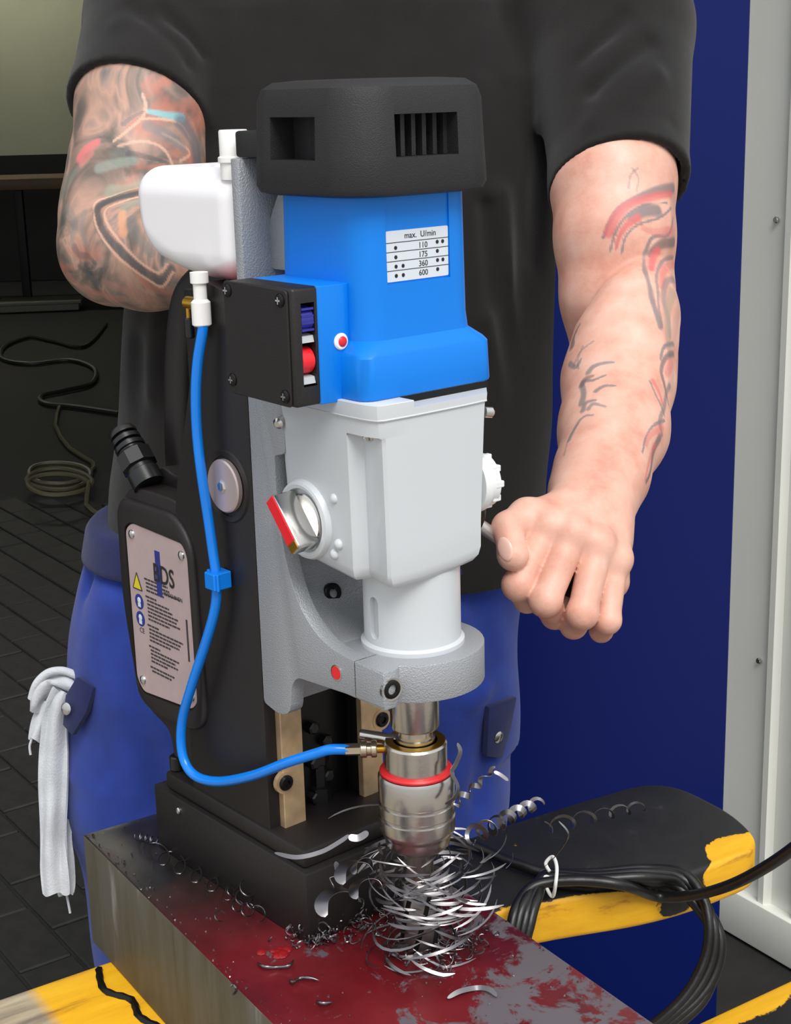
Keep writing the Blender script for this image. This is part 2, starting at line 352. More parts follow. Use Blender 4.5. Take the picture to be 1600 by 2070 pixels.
# planks: yellow paint, worn; black paint on top
def plank_mat(name, top_black):
    m = mat(name, '#E2A818', .5); b = P(m); tcn = N(m, 'ShaderNodeTexCoord'); sp = N(m, 'ShaderNodeSeparateXYZ'); LK(m, tcn.outputs['Object'], sp.inputs[0])
    mpg = N(m, 'ShaderNodeMapping'); mpg.inputs['Scale'].default_value = (1, .12, 1); LK(m, tcn.outputs['Object'], mpg.inputs[0])
    ng = N(m, 'ShaderNodeTexNoise', Scale=60., Detail=6., Roughness=.65); LK(m, mpg.outputs[0], ng.inputs['Vector'])
    nw = N(m, 'ShaderNodeTexNoise', Scale=26., Detail=9., Roughness=.72, Distortion=.5); LK(m, tcn.outputs['Object'], nw.inputs['Vector'])
    yel = ramp(m, ng.outputs['Fac'], [(.30, '#9A6A14'), (.42, '#E0A414'), (.7, '#F0B820')])
    blk = ramp(m, nw.outputs['Fac'], [(.3, '#131313'), (.6, '#1C1C1C'), (.75, '#3A3937')])
    ge = N(m, 'ShaderNodeNewGeometry'); sn = N(m, 'ShaderNodeSeparateXYZ'); LK(m, ge.outputs['Normal'], sn.inputs[0])
    # painted black on the top face as far as the worn rim
    ma = N(m, 'ShaderNodeMath', operation='MULTIPLY_ADD'); LK(m, nw.outputs['Fac'], ma.inputs[0]); ma.inputs[1].default_value = 1.3; LK(m, sn.outputs['Z'], ma.inputs[2])
    k = ramp(m, ma.outputs[0], [(.5, (0, 0, 0, 1)), (.51, (1, 1, 1, 1))])
    sc = N(m, 'ShaderNodeMath', operation='MULTIPLY_ADD', use_clamp=True); LK(m, ma.outputs[0], sc.inputs[0]); sc.inputs[1].default_value = 14.; sc.inputs[2].default_value = -1.38*14
    # bare and yellow toward the near left end
    yb = N(m, 'ShaderNodeMath', operation='MULTIPLY_ADD', use_clamp=True); LK(m, sp.outputs['Y'], yb.inputs[0]); yb.inputs[1].default_value = 30.; yb.inputs[2].default_value = -30*top_black
    # the paint also runs down over the sides of the rounded end; a worn patch at the tip is bare yellow
    ex = N(m, 'ShaderNodeMath', operation='MULTIPLY_ADD', use_clamp=True); LK(m, sp.outputs['Y'], ex.inputs[0]); ex.inputs[1].default_value = 16.; ex.inputs[2].default_value = -16*.40
    ex2 = N(m, 'ShaderNodeMath', operation='MULTIPLY_ADD'); LK(m, ex.outputs[0], ex2.inputs[0]); ex2.inputs[1].default_value = .95; LK(m, ma.outputs[0], ex2.inputs[2])
    vd = N(m, 'ShaderNodeVectorMath', operation='DISTANCE'); LK(m, tcn.outputs['Object'], vd.inputs[0]); vd.inputs[1].default_value = (.215, .555, 0) if top_black > 0 else (.40, .36, 0)
    vr = N(m, 'ShaderNodeMapRange'); LK(m, vd.outputs['Value'], vr.inputs[0]); vr.inputs[1].default_value = .035; vr.inputs[2].default_value = .06; vr.inputs[3].default_value = -1.6; vr.inputs[4].default_value = 0.
    if top_black < 0:
        rb = N(m, 'ShaderNodeMapRange'); LK(m, sp.outputs['X'], rb.inputs[0]); rb.inputs[1].default_value = .382; rb.inputs[2].default_value = .400; rb.inputs[3].default_value = -.9; rb.inputs[4].default_value = 0.; vr = rb
    ex3 = N(m, 'ShaderNodeMath', operation='ADD'); LK(m, ex2.outputs[0], ex3.inputs[0]); LK(m, vr.outputs[0], ex3.inputs[1])
    LK(m, ex3.outputs[0], sc.inputs[0])
    ml = N(m, 'ShaderNodeMath', operation='MULTIPLY'); LK(m, sc.outputs[0], ml.inputs[0]); LK(m, yb.outputs[0], ml.inputs[1])
    wd = ramp(m, ng.outputs['Fac'], [(.35, '#7E7262'), (.6, '#B3A488'), (.75, '#C4B8A2')])
    bare = N(m, 'ShaderNodeMath', operation='MULTIPLY_ADD', use_clamp=True); LK(m, sp.outputs['Y'], bare.inputs[0]); bare.inputs[1].default_value = -90.; bare.inputs[2].default_value = -90*.062
    rim = N(m, 'ShaderNodeMath', operation='GREATER_THAN'); LK(m, sp.outputs['X'], rim.inputs[0]); rim.inputs[1].default_value = .012
    b2 = N(m, 'ShaderNodeMath', operation='MULTIPLY'); LK(m, bare.outputs[0], b2.inputs[0]); LK(m, rim.outputs[0], b2.inputs[1])
    m1 = N(m, 'ShaderNodeMix', data_type='RGBA'); LK(m, b2.outputs[0], m1.inputs[0]); LK(m, yel, m1.inputs[6]); LK(m, wd, m1.inputs[7])
    # chipped dark specks
    ck = ramp(m, nw.outputs['Fac'], [(.27, (1, 1, 1, 1)), (.30, (0, 0, 0, 1))])
    m1b = N(m, 'ShaderNodeMix', data_type='RGBA'); LK(m, ck, m1b.inputs[0]); LK(m, m1.outputs[2], m1b.inputs[6]); m1b.inputs[7].default_value = lin('#3B352C')
    m2 = N(m, 'ShaderNodeMix', data_type='RGBA'); LK(m, ml.outputs[0], m2.inputs[0]); LK(m, m1b.outputs[2], m2.inputs[6]); LK(m, blk, m2.inputs[7]); LK(m, m2.outputs[2], b.inputs['Base Color'])
    bp = N(m, 'ShaderNodeBump', Strength=.3, Distance=.001); LK(m, ng.outputs['Fac'], bp.inputs['Height']); LK(m, bp.outputs[0], b.inputs['Normal'])
plank_mat('plank_paint', .22); plank_mat('plank_paint_near', -.5)
mat('wall_blue', '#08195C', .38, bump=.02, bscale=30, bdet=2, spec=.22)
mat('panel_grey', '#EAEBE2', .45, var=.03, vscale=3)
mat('far_wall', '#B9BCA2', .8, var=.06, vscale=1.5)
mat('far_dark', '#15130F', .6)
mat('table_wood', '#6B5333', .5, var=.15, vscale=8)
mat('paver', '#1E1D1C', .7, bump=.6, bscale=60, var=.3, vscale=25)
mat('ground', '#1C1B1A', .8, bump=.5, bscale=80, var=.25, vscale=20)
mat('outer_ground', '#9A948A', .9, var=.15, vscale=6)
mat('hall_plaster', '#77756A', .9)
mat('far_cable', '#23221C', .5)
mat('far_cable_tan', '#5E5943', .5)

# ------------------------------------------------------------------ the setting
def struct(name, bm, m, parent=None, smooth=35):
    o = obj(name, bm, m, parent, smooth); o['kind'] = 'structure'; return o
fl = struct('floor', box(-7, 4, 1.75, 15, -.12, -.006), 'ground')
struct('floor_forecourt', box(-14, 14, -16, 1.75, -.12, -.006), 'outer_ground')
# clay pavers laid in running bond at a slant to the doorway, as far as their joints show
pd = R(124.6); pu = Vector((math.cos(pd), math.sin(pd), 0)); pv = Vector((-math.sin(pd), math.cos(pd), 0))
pme = None; cnt = 0
c0 = Vector((-.75, 2.9, 0)); spots = []
for i in range(-40, 40):
    for j in range(-60, 60):
        p = c0+pu*(.203*(i+.5*(j % 2)))+pv*(.103*j)
        if p.y < 2.15 or p.y > 5.6: continue
        dd = (p-CAM).dot(FW); X = 800+FPX*(p-CAM).dot(RT)/dd
        if -60 < X < 330: spots.append(p)
spots.sort(key=lambda p: p.y)
for p in spots[:300]:
    if pme is None:
        t = box(-.0985, .0985, -.0485, .0485, -.02, 0, .003, 1); o = obj('paver', t, 'paver', fl); pme = o.data
    else:
        o = bpy.data.objects.new('paver', pme); COL.objects.link(o); o.parent = fl
    o.location = p+Vector((0, 0, random.uniform(-.002, .0015))); o.rotation_euler = (random.uniform(-.01, .01), random.uniform(-.01, .01), pd)
# hall behind: far wall pale above a dark lower slab, side wall, ceiling
wf = struct('wall_far', box(-7, 2.6, 13, 13.15, 0, 3.4), 'far_wall')
struct('dark_slab_1', box(-7, 2.6, 12.95, 13, 0, 1.03), 'far_dark')  # added in place of dark bench backs and the darkness under the table
struct('wall_left', box(-7.15, -7, 3.2, 13.15, 0, 3.4), 'hall_plaster')
struct('ceiling', box(-7.15, 4.2, 2.3, 13.15, 3.4, 3.5), 'hall_plaster')
struct('wall_inner', box(2.6, 2.75, 2.3, 13.15, 0, 3.4), 'hall_plaster')
# blue partition behind the worker
wb = struct('wall_back', box(.143, .484, 2.1, 2.16, 0, 3.4, .004), 'wall_blue')
# grey sheet-metal door leaf on the right: flat stile, two shallow vertical ribs, kick rail
gdir = Vector((.651-.562, 2.288-2.424, 0)).normalized(); gn = Vector((-gdir.y, gdir.x, 0))   # gn points away
gm = Matrix(((gdir.x, gn.x, 0, .562), (gdir.y, gn.y, 0, 2.424), (0, 0, 1, 0), (0, 0, 0, 1)))
prof = [(-.25, .012), (.074, .012), (.080, .002), (.092, .002), (.098, .016), (.150, .016), (.156, .004), (.17, .004), (.176, .016), (.5, .016), (.5, .05), (-.25, .05)]
gp = prism([(a, c) for a, c in prof], 'z', .085, 3.3, 0)
bmesh.ops.transform(gp, matrix=gm, verts=gp.verts); gw = struct('wall_right', gp, 'panel_grey')
kr = box(-.25, .5, -.006, .05, 0, .085, .003); bmesh.ops.transform(kr, matrix=gm, verts=kr.verts); struct('baseboard_right', kr, 'panel_grey')
for z in (1.245, .52):
    sc_ = cyl((.055, .012, z), (.055, .006, z), .005, 12, .001); bmesh.ops.transform(sc_, matrix=gm, verts=sc_.verts); obj('screw', sc_, 'chrome', gw)
# hall lamp added out of view to brighten the far wall
lt = empty('added_hall_lamp', (-3.4, 11.9, 3.2), 0, 'unseen batten lamp added under the hall ceiling to brighten the pale far wall', 'lamp')
obj('added_lamp_housing', box(-1.3, 1.3, -.06, .06, .05, .2, .01), 'white_paint_metal', lt)
me_ = mat('added_lamp_glow', '#FFF8E8', .5); P(me_).inputs['Emission Color'].default_value = (1, .97, .86, 1); P(me_).inputs['Emission Strength'].default_value = 38
obj('tube', cyl((-1.25, 0, .02), (1.25, 0, .02), .025, 12), me_, lt)
# far table and cables on the hall floor
tb = empty('far_table', (-3.1, 11.6, 0), 0, 'long brown table standing in the dark hall before the pale wall', 'table')
obj('table_top', box(-1.6, 1.3, -.35, .35, .84, .92, .006), 'table_wood', tb)
for x in (-1.4, .42, 1.15):
    obj('leg', box(x-.03, x+.03, -.3, -.24, 0, .84, .004), 'far_dark', tb)
bx_ = empty('floor_crate', (-2.55, 11.1, 0), .1, 'low grey crate on the floor under the far table', 'crate')
obj('crate_body', box(-.26, .3, -.15, .15, 0, .05, .01), 'hall_plaster', bx_); obj('rim', box(-.28, .32, -.17, .17, .05, .07, .006), 'hall_plaster', bx_)
def floorpt(x, y, z=.008):
    d = RT*((x-800)/FPX)+UP*((1035-y)/FPX)+FW; t = (z-CAM.z)/d.z; return CAM+d*t
c1 = cr_path([floorpt(*q) for q in [(215, 655), (170, 700), (110, 690), (60, 682), (10, 700), (5, 725), (60, 735), (140, 728), (190, 745), (185, 775), (130, 790), (85, 800), (90, 815), (150, 822), (240, 835)]], 8)
tag(obj('floor_cable', tube(c1, .012, 6), 'far_cable'), 'dark thin cable snaking over the hall floor behind the coiled one', 'cable')
lp = []
for k in range(70):
    a = k*.27; lp.append(floorpt(120+64*math.cos(a)+3*math.sin(k*.7), 968+ (k/70-.5)*34+24*math.sin(a), .008+.0012*k))
lp = [floorpt(120, 822), floorpt(112, 860), floorpt(140, 905), floorpt(188, 935)]+lp+[floorpt(175, 1020), floorpt(200, 1040)]
tag(obj('coiled_cable', tube(cr_path(lp, 2), .009, 6), 'far_cable_tan'), 'tan cable lying in a loose coil on the dark hall floor', 'cable')

# ------------------------------------------------------------------ steel block on two planks
BYAW = R(-57.2); BO = Vector((-.26393, 1.13781, 0)); BLK_Z0 = .771; BLK_Z1 = .87
BU = Vector((math.cos(BYAW), math.sin(BYAW), 0)); BV = Vector((-math.sin(BYAW), math.cos(BYAW), 0))
def BL(u, v, z): return BO+BU*u+BV*v+Vector((0, 0, z))
blk = tag(obj('steel_block', bev(box(0, .62, 0, .201, 0, BLK_Z1-BLK_Z0), .0018, 2), 'block_steel'), 'thick dark steel block wet with red cutting oil under the drill', 'block')
blk.location = (BO.x, BO.y, BLK_Z0); blk.rotation_euler = (0, 0, BYAW)
cutm = cyl((.030, .072, .06), (.030, .072, .12), .0125, 24)
_l, _r2 = blk.location.copy(), blk.rotation_euler.copy(); blk.location = (0, 0, 0); blk.rotation_euler = (0, 0, 0); bpy.context.view_layer.update(); cut(blk, [cutm]); blk.location = _l; blk.rotation_euler = _r2
def plank(name, pts, rads, m, label, z1):
    t = prism(roundpoly(pts, rads, 8), 'z', -.042, 0, .006, 3, ang=50)
    o = tag(obj(name, t, m), label, 'plank', 'trestle planks under the steel block'); o.location = (BO.x, BO.y, z1); o.rotation_euler = (0, 0, BYAW); return o
pA = plank('trestle_plank', [(.034, -.9), (.165, -.9), (.152, .30), (.208, .46), (.208, .575), (.15, .60), (.045, .60), (.034, .45)], [0, 0, .1, .12, .07, .03, .1, .1], 'plank_paint', 'worn black and yellow plank with rounded end under the coiled cable', BLK_Z0)
pB = plank('trestle_plank', [(.374, -.6), (.54, -.6), (.54, .75), (.50, .82), (.42, .82), (.374, .75)], [0, 0, .05, .05, .05, .05], 'plank_paint_near', 'black plank with flaking yellow edge at lower right corner', BLK_Z0)
for u, v in ((.1, -.75), (.1, .28), (.46, -.5), (.46, .6)):
    par = pA if u < .3 else pB
    obj('leg', box(u-.03, u+.03, v-.03, v+.03, -BLK_Z0, -.042, .004), 'plank_paint', par)
# dark crack running over the yellow part of the plank
obj('paint_crack', tube(cr_path([(.044, -.012, .0003), (.075, -.02, .0003), (.10, -.008, .0003), (.125, -.012, .0003), (.15, -.004, .0003)], 5), [.0035, .0028]*10+[.003], 6, flat=None), 'bolt_black', pA)
# ------------------------------------------------------------------ magnetic drill (u forward, v to the far side, z up)
DYAW = R(-50.09); DO = Vector((-.02541617, .99565394, BLK_Z1))
dU = Vector((math.cos(DYAW), math.sin(DYAW), 0)); dV = Vector((-math.sin(DYAW), math.cos(DYAW), 0))
drill = empty('magnetic_drill', DO, DYAW, 'blue and grey magnetic core drill clamped on the steel block', 'drill')
def LW(u, v, z): return DO+dU*u+dV*v+Vector((0, 0, z))
def toL(p): d = Vector(p)-DO; return Vector((d.dot(dU), d.dot(dV), d.z))
def Lv(x, y, v):
    d = RT*((x-800)/FPX)+UP*((1035-y)/FPX)+FW; t = (DO+dV*v-CAM).dot(dV)/d.dot(dV); return toL(CAM+d*t)
def Lu(x, y, u):
    d = RT*((x-800)/FPX)+UP*((1035-y)/FPX)+FW; t = (DO+dU*u-CAM).dot(dU)/d.dot(dU); return toL(CAM+d*t)
SU = .054
def D_(name, bm, m, par=None, **k): return obj(name, bm, m, par or drill, **k)
def disc_screw(par, c, nrm, r=.0045, m='bolt_black', kind='cross', name='screw'):
    f_ = frame(c, nrm); t = lathe([(r, -.001), (r, .0006), (r*.8, .0014), (1e-5, .0018)], 16, f_)
    s = obj(name, t, m, par)
    return s
# --- magnet foot
foot = D_('magnet_foot', box(-.2005, 0, -.0575, .0575, 0, .0555, .0015, 2), 'black_housing')
disc_screw(foot, (-.165, -.0576, .045), (0, -1, 0), .003, 'chrome', name='grease_screw')
sole = D_('foot_plate', box(-.188, -.006, -.054, .054, .0555, .070, .003, 2), 'black_housing')
D_('stud', cyl((-.183, -.045, .07), (-.183, -.045, .082), .006, 16, .001), 'black_gloss', sole)
# --- column: two black cheeks with a dark channel between, rails on the front
col_out = roundpoly([(-.049, .060), (-.049, .452), (-.100, .462), (-.108, .44), (-.118, .39), (-.142, .32), (-.15, .29), (-.15, .06)], [.002, .004, .02, .01, .03, .03, .03, .002], 4)
col = D_('column', prism(col_out, 'v', -.052, -.034, .004, 3), 'black_housing')
t = prism(col_out, 'v', .034, .052, .004, 3); D_('column_cheek', t, 'black_housing', col)
D_('column_web', box(-.146, -.085, -.036, .036, .06, .45, .002), 'black_housing', col)
# lead screw and rack inside the channel
D_('rack', box(-.085, -.072, -.010, .012, .06, .44, .001), 'bolt_black', col)
for k in range(9): D_('rack_tooth', box(-.073, -.068, -.009, .011, .07+k*.012, .075+k*.012, .0008, 1), 'bolt_black', col)
D_('adjusting_bolt', lathe([(.009, 0), (.009, .012), (.006, .013), (.006, .03), (.0075, .031), (.0075, .038)], 6, Matrix.Translation((-.062, .004, .07))), 'black_gloss', col)
# --- rear housing, thick with soft edges
rh = roundpoly([(-.13, .085), (-.178, .085), (-.180, .105), (-.222, .118), (-.236, .205), (-.2345, .272), (-.215, .297), (-.150, .297), (-.125, .285), (-.10, .28), (-.10, .085)], [.002, .004, .01, .02, .03, .018, .016, .02, .02, .002, .002], 5)
D_('rear_housing', prism(rh, 'v', -.051, .051, .008, 4), 'black_housing')
# raised frame round the rating plate
fr = roundpoly([(-.231, .275), (-.222, .287), (-.146, .287), (-.126, .266), (-.122, .13), (-.14, .118), (-.20, .116), (-.219, .124), (-.2325, .205)], [.012, .012, .02, .02, .02, .02, .02, .01, .02], 4)
fo = D_('plate_frame', prism(fr, 'v', -.0555, -.045, .003, 3), 'black_housing')
pl = roundpoly([(-.2195, .262), (-.2095, .2685), (-.139, .2665), (-.1325, .258), (-.1315, .145), (-.140, .1365), (-.2105, .1305), (-.219, .140)], [.005]*8, 4)
cut(fo, [prism([(a+(-.176-a)*-.02, c+(.2-c)*-.02) for a, c in pl], 'v', -.0565, -.0535)])
plate = D_('rating_plate', prism(pl, 'v', -.0545, -.0530, .0003, 1), 'plate_silver', label='brushed silver rating plate with warning text')
for a, c in ((-.2105, .2595), (-.1405, .2575), (-.2095, .1405), (-.1395, .1465)):
    D_('rivet', lathe([(.0038, 0), (.0034, .0012), (.002, .002), (1e-5, .0023)], 14, frame((a, -.0544, c), (0, -1, 0))), 'chrome', plate)
def onplate(a, c, rot=0): return frame((a, -.05462, c), (0, -1, 0), (math.cos(rot), 0, math.sin(rot)))
D_('logo_bar', box(-.1785, -.1715, -.0548, -.0544, .218, .2535), 'print_navy', plate)
t = text_bm('BDS', .0205, onplate(-.1675, .2350) @ Matrix.Translation((0, 0, .0003)), sx=.82, bold=.0002); t = text_bm('MASCHINEN', .0046, onplate(-.1565, .2215), t); D_('logo_lettering', t, 'print_black', plate)
t = prism([(-.2135, .2165), (-.2015, .2165), (-.2075, .2285)], 'v', -.0548, -.0544); D_('warning_triangle', t, 'print_yellow', plate)
t = text_bm('!', .0095, onplate(-.2075, .2208)); 
for q in ([(-.2140, .2160), (-.2010, .2160), (-.2075, .2292)],):
    for a, c in zip(q, q[1:]+q[:1]):
        d = (Vector(c)-Vector(a)).normalized(); n2 = Vector((-d.y, d.x))*.0005
        prism([tuple(Vector(a)-n2), tuple(Vector(c)-n2), tuple(Vector(c)+n2), tuple(Vector(a)+n2)], 'v', -.0549, -.0544, bm=t)
D_('warning_lettering', t, 'print_dark', plate)
for c in (.206, .192):
    s = D_('safety_sign', lathe([(.0062, 0), (.0062, .0003)], 24, frame((-.2065, -.0544, c), (0, -1, 0))), 'print_navy', plate)
    t = ball((-.2065, -.0548, c+.0012), .0026, seg=10, sc=(1, .1, 1)); box(-.2085, -.2045, -.0549, -.0546, c-.0042, c-.001, bm=t)
    D_('pictogram', t, 'label_white', plate)
D_('ce_mark', text_bm('CE', .006, onplate(-.2055, .1825)), 'print_dark', plate)
rr_ = random.Random(3); t = bmesh.new(); z = .2265
for par_n, ln in ((1, 4), (2, 7), (3, 5), (4, 5), (5, 2)):
    for k in range(ln):
        a = -.1965+(.002 if k else 0); e = a+rr_.uniform(.028, .05) if k < ln-1 else a+rr_.uniform(.012, .03)
        if k == 0 and par_n in (2, 3, 4): e = a+.016
        while a < e:
            wd = rr_.uniform(.002, .006); box(a, min(a+wd, e), -.05475, -.0544, z, z+.0014, bm=t); a += wd+.0009
        z -= .0030
    z -= .0022
D_('instruction_lines', t, 'print_dark', plate)
D_('engraved_mark', box(-.1405, -.1385, -.0548, -.0544, .175, .208), 'print_dark', plate)
# --- handle with a grip slot
hp = cr_path([(-.112, 0, .448), (-.150, 0, .452), (-.180, 0, .436), (-.194, 0, .40), (-.202, 0, .35), (-.205, 0, .305), (-.195, 0, .275)], 6)
t = bmesh.new(); rings = []
for i, p in enumerate(hp):
    d = (hp[min(i+1, len(hp)-1)]-hp[max(i-1, 0)]).normalized(); n_ = Vector((-d.z, 0, d.x))
    rings.append([tuple(Vector(p)+n_*a+Vector((0, c, 0))) for a, c in rrect(-.015, .015, -.019, .019, .010, 4)])
D_('handle', loft(rings), 'black_housing')
D_('handle_root', prism(roundpoly([(-.12, .28), (-.12, .33), (-.135, .345), (-.150, .318), (-.178, .306), (-.20, .312), (-.215, .29)], .008, 3), 'v', -.032, .032, .007, 3), 'black_housing')
# --- cable gland at the back
ga = Lv(289, 955, -.042); gb = Lv(236, 852, -.042)
gf = frame(ga, gb-ga); gl = (gb-ga).length
gland = D_('cable_gland', lathe([(.0125, -.012), (.0125, 0), (.011, .001), (.011, .004), (.0135, .005), (.0135, .0175), (.012, .019)], 24, gf), 'black_gloss')
D_('gland_nut', lathe([(.0145, .005), (.0145, .017)], 8, gf), 'black_gloss', gland)
D_('bend_relief', lathe([(.0105, .017), (.0105, .021), (.012, .0215), (.012, .025), (.0085, .0255), (.0085, .0275), (.0115, .028), (.0115, .0315), (.008, .032), (.008, .034), (.011, .0345), (.011, .037), (.0095, .040), (.005, .042)], 24, gf), 'black_gloss', gland)
# --- pivot disc
D_('disc_recess', lathe([(.026, 0), (.025, .0015), (.0215, .0008), (.0215, 0)], 32, frame((-.0785, -.0519, .3205), (0, -1, 0))), 'black_housing', col)
dsk = D_('pivot_disc', lathe([(.0188, 0), (.0188, .003), (.0178, .004), (1e-5, .004)], 40, frame((-.0785, -.0525, .3212), (0, -1, 0))), 'disc_silver')
D_('disc_screw', lathe([(.0048, 0), (.0048, .0005), (.0035, .0018), (1e-5, .002)], 6, frame((-.0785, -.0563, .3212), (0, -1, 0))), 'chrome', dsk)
# --- slide bracket: back plate, cheeks, clamp
ck = [(-.0465, .170), (-.030, .166), (-.0155, .170), (-.0125, .192), (-.006, .200), (.055, .2045), (.0866, .2055), (.0866, .2278), (.056, .2292), (.035, .2312), (.020, .2365), (.006, .2465), (-.004, .260), (-.012, .280), (-.0175, .305), (-.0195, .33), (-.0195, .352), (-.0075, .355), (-.006, .39), (-.006, .43), (-.0465, .43)]
ck = roundpoly(ck, [.003, .006, .008, .006, .006, .01, .001, .001, .004, .01, .01, .01, .01, .01, .01, .004, .002, .004, 0, 0, 0], 3)
bt = prism(ck, 'v', -.053, -.042, .0022, 3); b2_ = bt.copy()      # the near cheek is sawn through at the clamp slot
for q_, co_, no_ in ((bt, .0572, 1), (b2_, .0584, -1)):
    r_ = bmesh.ops.bisect_plane(q_, geom=q_.verts[:]+q_.edges[:]+q_.faces[:], plane_co=(co_, 0, 0), plane_no=(no_, 0, 0), clear_outer=True)
    bmesh.ops.holes_fill(q_, edges=[e for e in q_.edges if e.is_boundary])
merge(bt, b2_); prism([(min(a, .04), c) for a, c in ck], 'v', .042, .053, .0, 3, bm=bt)
box(-.0535, -.0445, -.0525, .0525, .40, .542, .0012, 2, bm=bt)
box(-.0465, -.036, -.05, .05, .168, .42, .002, 2, bm=bt)
# curved inner floor of the bracket between the cheeks
prism(roundpoly([(-.045, .200), (.03, .2045), (.03, .2285), (.012, .233), (-.006, .244), (-.020, .262), (-.030, .29), (-.036, .32), (-.045, .32)], .006, 3), 'v', -.043, .043, 0, bm=bt)
brk = D_('slide_bracket', bt, 'hammered_grey', label='hammered silver casting holding the motor on the column')
# clamp collar in plan
ring = [(SU+.0475*math.cos(R(a)), .0475*math.sin(R(a))) for a in range(-52, 91, 8)]
cp = [(.020, -.0525), (.0576, -.0525), (.0576, -.046), (.0586, -.046), (.0586, -.0525), (.0866, -.0525), (.0868, -.044), (.0858, -.040)]+[(x, y) for x, y in ring if True]+[(.02, .0475)]
clp = D_('clamp_collar', prism(cp, 'z', .2035, .2290, .0016, 2, ang=40), 'hammered_grey')
cut(clp, [cyl((SU, 0, .15), (SU, 0, .3), .0322, 48)])
cut(clp, [box(.0572, .0584, -.056, -.030, .195, .240)]); D_('clamp_gap_shade', box(.0573, .0583, -.0505, -.034, .2045, .2280), 'gap_shade', clp)  # the dark filler paints the shade inside the clamp slot
sc = D_('clamp_screw', lathe([(.0062, -.004), (.0062, .0008), (.0052, .0014), (.0034, .0014), (.0034, -.0015), (1e-5, -.0015)], 20, frame((.0868, -.0465, .2165), (1, -.12, 0))), 'bolt_black')
D_('screw_seat', lathe([(.0078, -.002), (.0078, .0004), (.0062, .0002), (.0062, -.002)], 24, frame((.0868, -.0465, .2165), (1, -.12, 0))), 'chrome', sc)
D_('red_marker', lathe([(.0046, 0), (.0046, .0006), (1e-5, .0006)], 20, frame((.0385, -.0529, .2158), (0, -1, 0))), 'red_plastic')
D_('marker_ring', lathe([(.0056, 0), (.0056, .0004), (.0046, .0005), (.0046, 0)], 24, frame((.0385, -.0529, .2158), (0, -1, 0))), 'chrome')
bb = Lu(668, 1198, -.014); D_('bracket_bolt', lathe([(.0068, -.006), (.0068, .004), (.0058, .005), (.0034, .005), (.0034, .002), (1e-5, .002)], 20, frame(bb, (1, -.1, .25))), 'bolt_black')
# --- guide rails
for s in (-1, 1):
    x0, x1 = (-.0425, -.0235) if s < 0 else (.031, .0505)
    rl = D_('guide_rail', prism(roundpoly([(x0, .034), (x1, .034), (x1, .45), (x0, .45)], [.006, .008, 0, 0], 4) if s < 0 else [(x0, .046), (x1, .046), (x1, .45), (x0, .45)], 'u', -.0495, -.043, .0006, 1), 'rail_brass')
    ps = (-.0432, -.0405, .1055) if s < 0 else (-.0432, .050, .1275)
    D_('screw_lug', lathe([(.0085, -.003), (.0085, .0006), (1e-5, .0006)], 24, frame(ps, (1, 0, 0))), 'rail_brass', rl)
    D_('rail_screw', lathe([(.0058, 0), (.0058, .0012), (.0046, .0022), (.0026, .0022), (.0022, .0008), (1e-5, .0008)], 18, frame((ps[0]+.0006, ps[1], ps[2]), (1, 0, 0))), 'bolt_black', rl)
D_('channel_plate', box(-.066, -.0635, -.022, .031, .05, .45), 'bolt_black', col)
for k in range(5): D_('column_bolt', lathe([(.005, 0), (.005, .006), (.0035, .007)], 6, frame((-.0635, .004+.012*((k % 2)-.5), .075+k*.014), (1, 0, 0))), 'black_gloss', col)
# --- gearbox
def gpoly(ub, uf, w, notch, g=0.):
    a = roundpoly([(ub, -w), (uf-.028, -w)], 0)
    o = [(ub, -w+.012), (ub+.004, -w+.004), (ub+.014, -w), (uf-.030, -w)]
    if notch: o += [(uf-.029, -w), (uf-.0275, -w+.006), (uf-.0245, -w+.0095), (uf-.011, -w+.0065), (uf-.002, -w+.0055), (uf, -w+.007)]
    else: o += [(uf-.029, -w), (uf-.022, -w+.0002), (uf-.014, -w+.0005), (uf-.007, -w+.0015), (uf-.002, -w+.0035), (uf, -w+.007)]
    o += [(uf+.0012, -w+.03), (uf+.0012, w-.042), (uf, w-.022), (uf-.004, w-.0185), (uf-.021, w-.003), (uf-.026, w), (ub+.014, w), (ub+.004, w-.004), (ub, w-.012)]
    return o
def ring3(poly, zf): return [(a, c, zf(a, c)) for a, c in poly]
def gb_z(z):
    k = min(1, max(0, (.365-z)/.08))
    return lambda a, c: z+k*(.009*(max(0, .060-a)/.075)**1.6+.007*(max(0, c+.03)/.083)**2)
rings = []
spec = [(.2805, -.014, True), (.2809, -.0095, True), (.2825, -.0050, True), (.2860, -.0016, True), (.2915, -.0002, True), (.31, .0, True), (.345, .0012, True), (.374, .0022, True), (.3786, .0024, True), (.3798, .0024, False), (.3905, .003, False), (.3911, .0040, False), (.3950, .0043, False), (.3998, .0043, False), (.4002, .0036, False)]
for z, g, nf in spec: rings.append(ring3(gpoly(-.0150-g*.5, .0885+g*.6, .0528+g, nf), gb_z(z)))
gear = D_('gearbox', loft(rings), 'cast_grey', smooth=30, label='light grey gearbox casting with corner groove')
cut(gear, [box(.078, .11, -.027, .047, .3958, .41), box(-.03, .040, -.07, -.040, .3962, .41)])
D_('overhang_shade', box(.060, .0785, -.0275, .0475, .3957, .4001), 'gap_shade', gear); D_('overhang_shade', box(-.020, .0405, -.0415, -.03, .3961, .4001), 'gap_shade', gear)  # dark strips paint the shadow under the blue overhang
D_('rim_bead', tube([(a, c, .3907) for a, c in gpoly(-.0150-.0018, .0885+.0023, .0528+.0036, False)][1:18], .0007, 6), 'cast_grey', gear)
gs = D_('groove_screw', lathe([(.0055, 0), (.0055, .002), (.004, .004), (1e-5, .0045)], 18, frame((.0740, -.0465, .3794), (.2, -.2, -1))), 'chrome', gear)
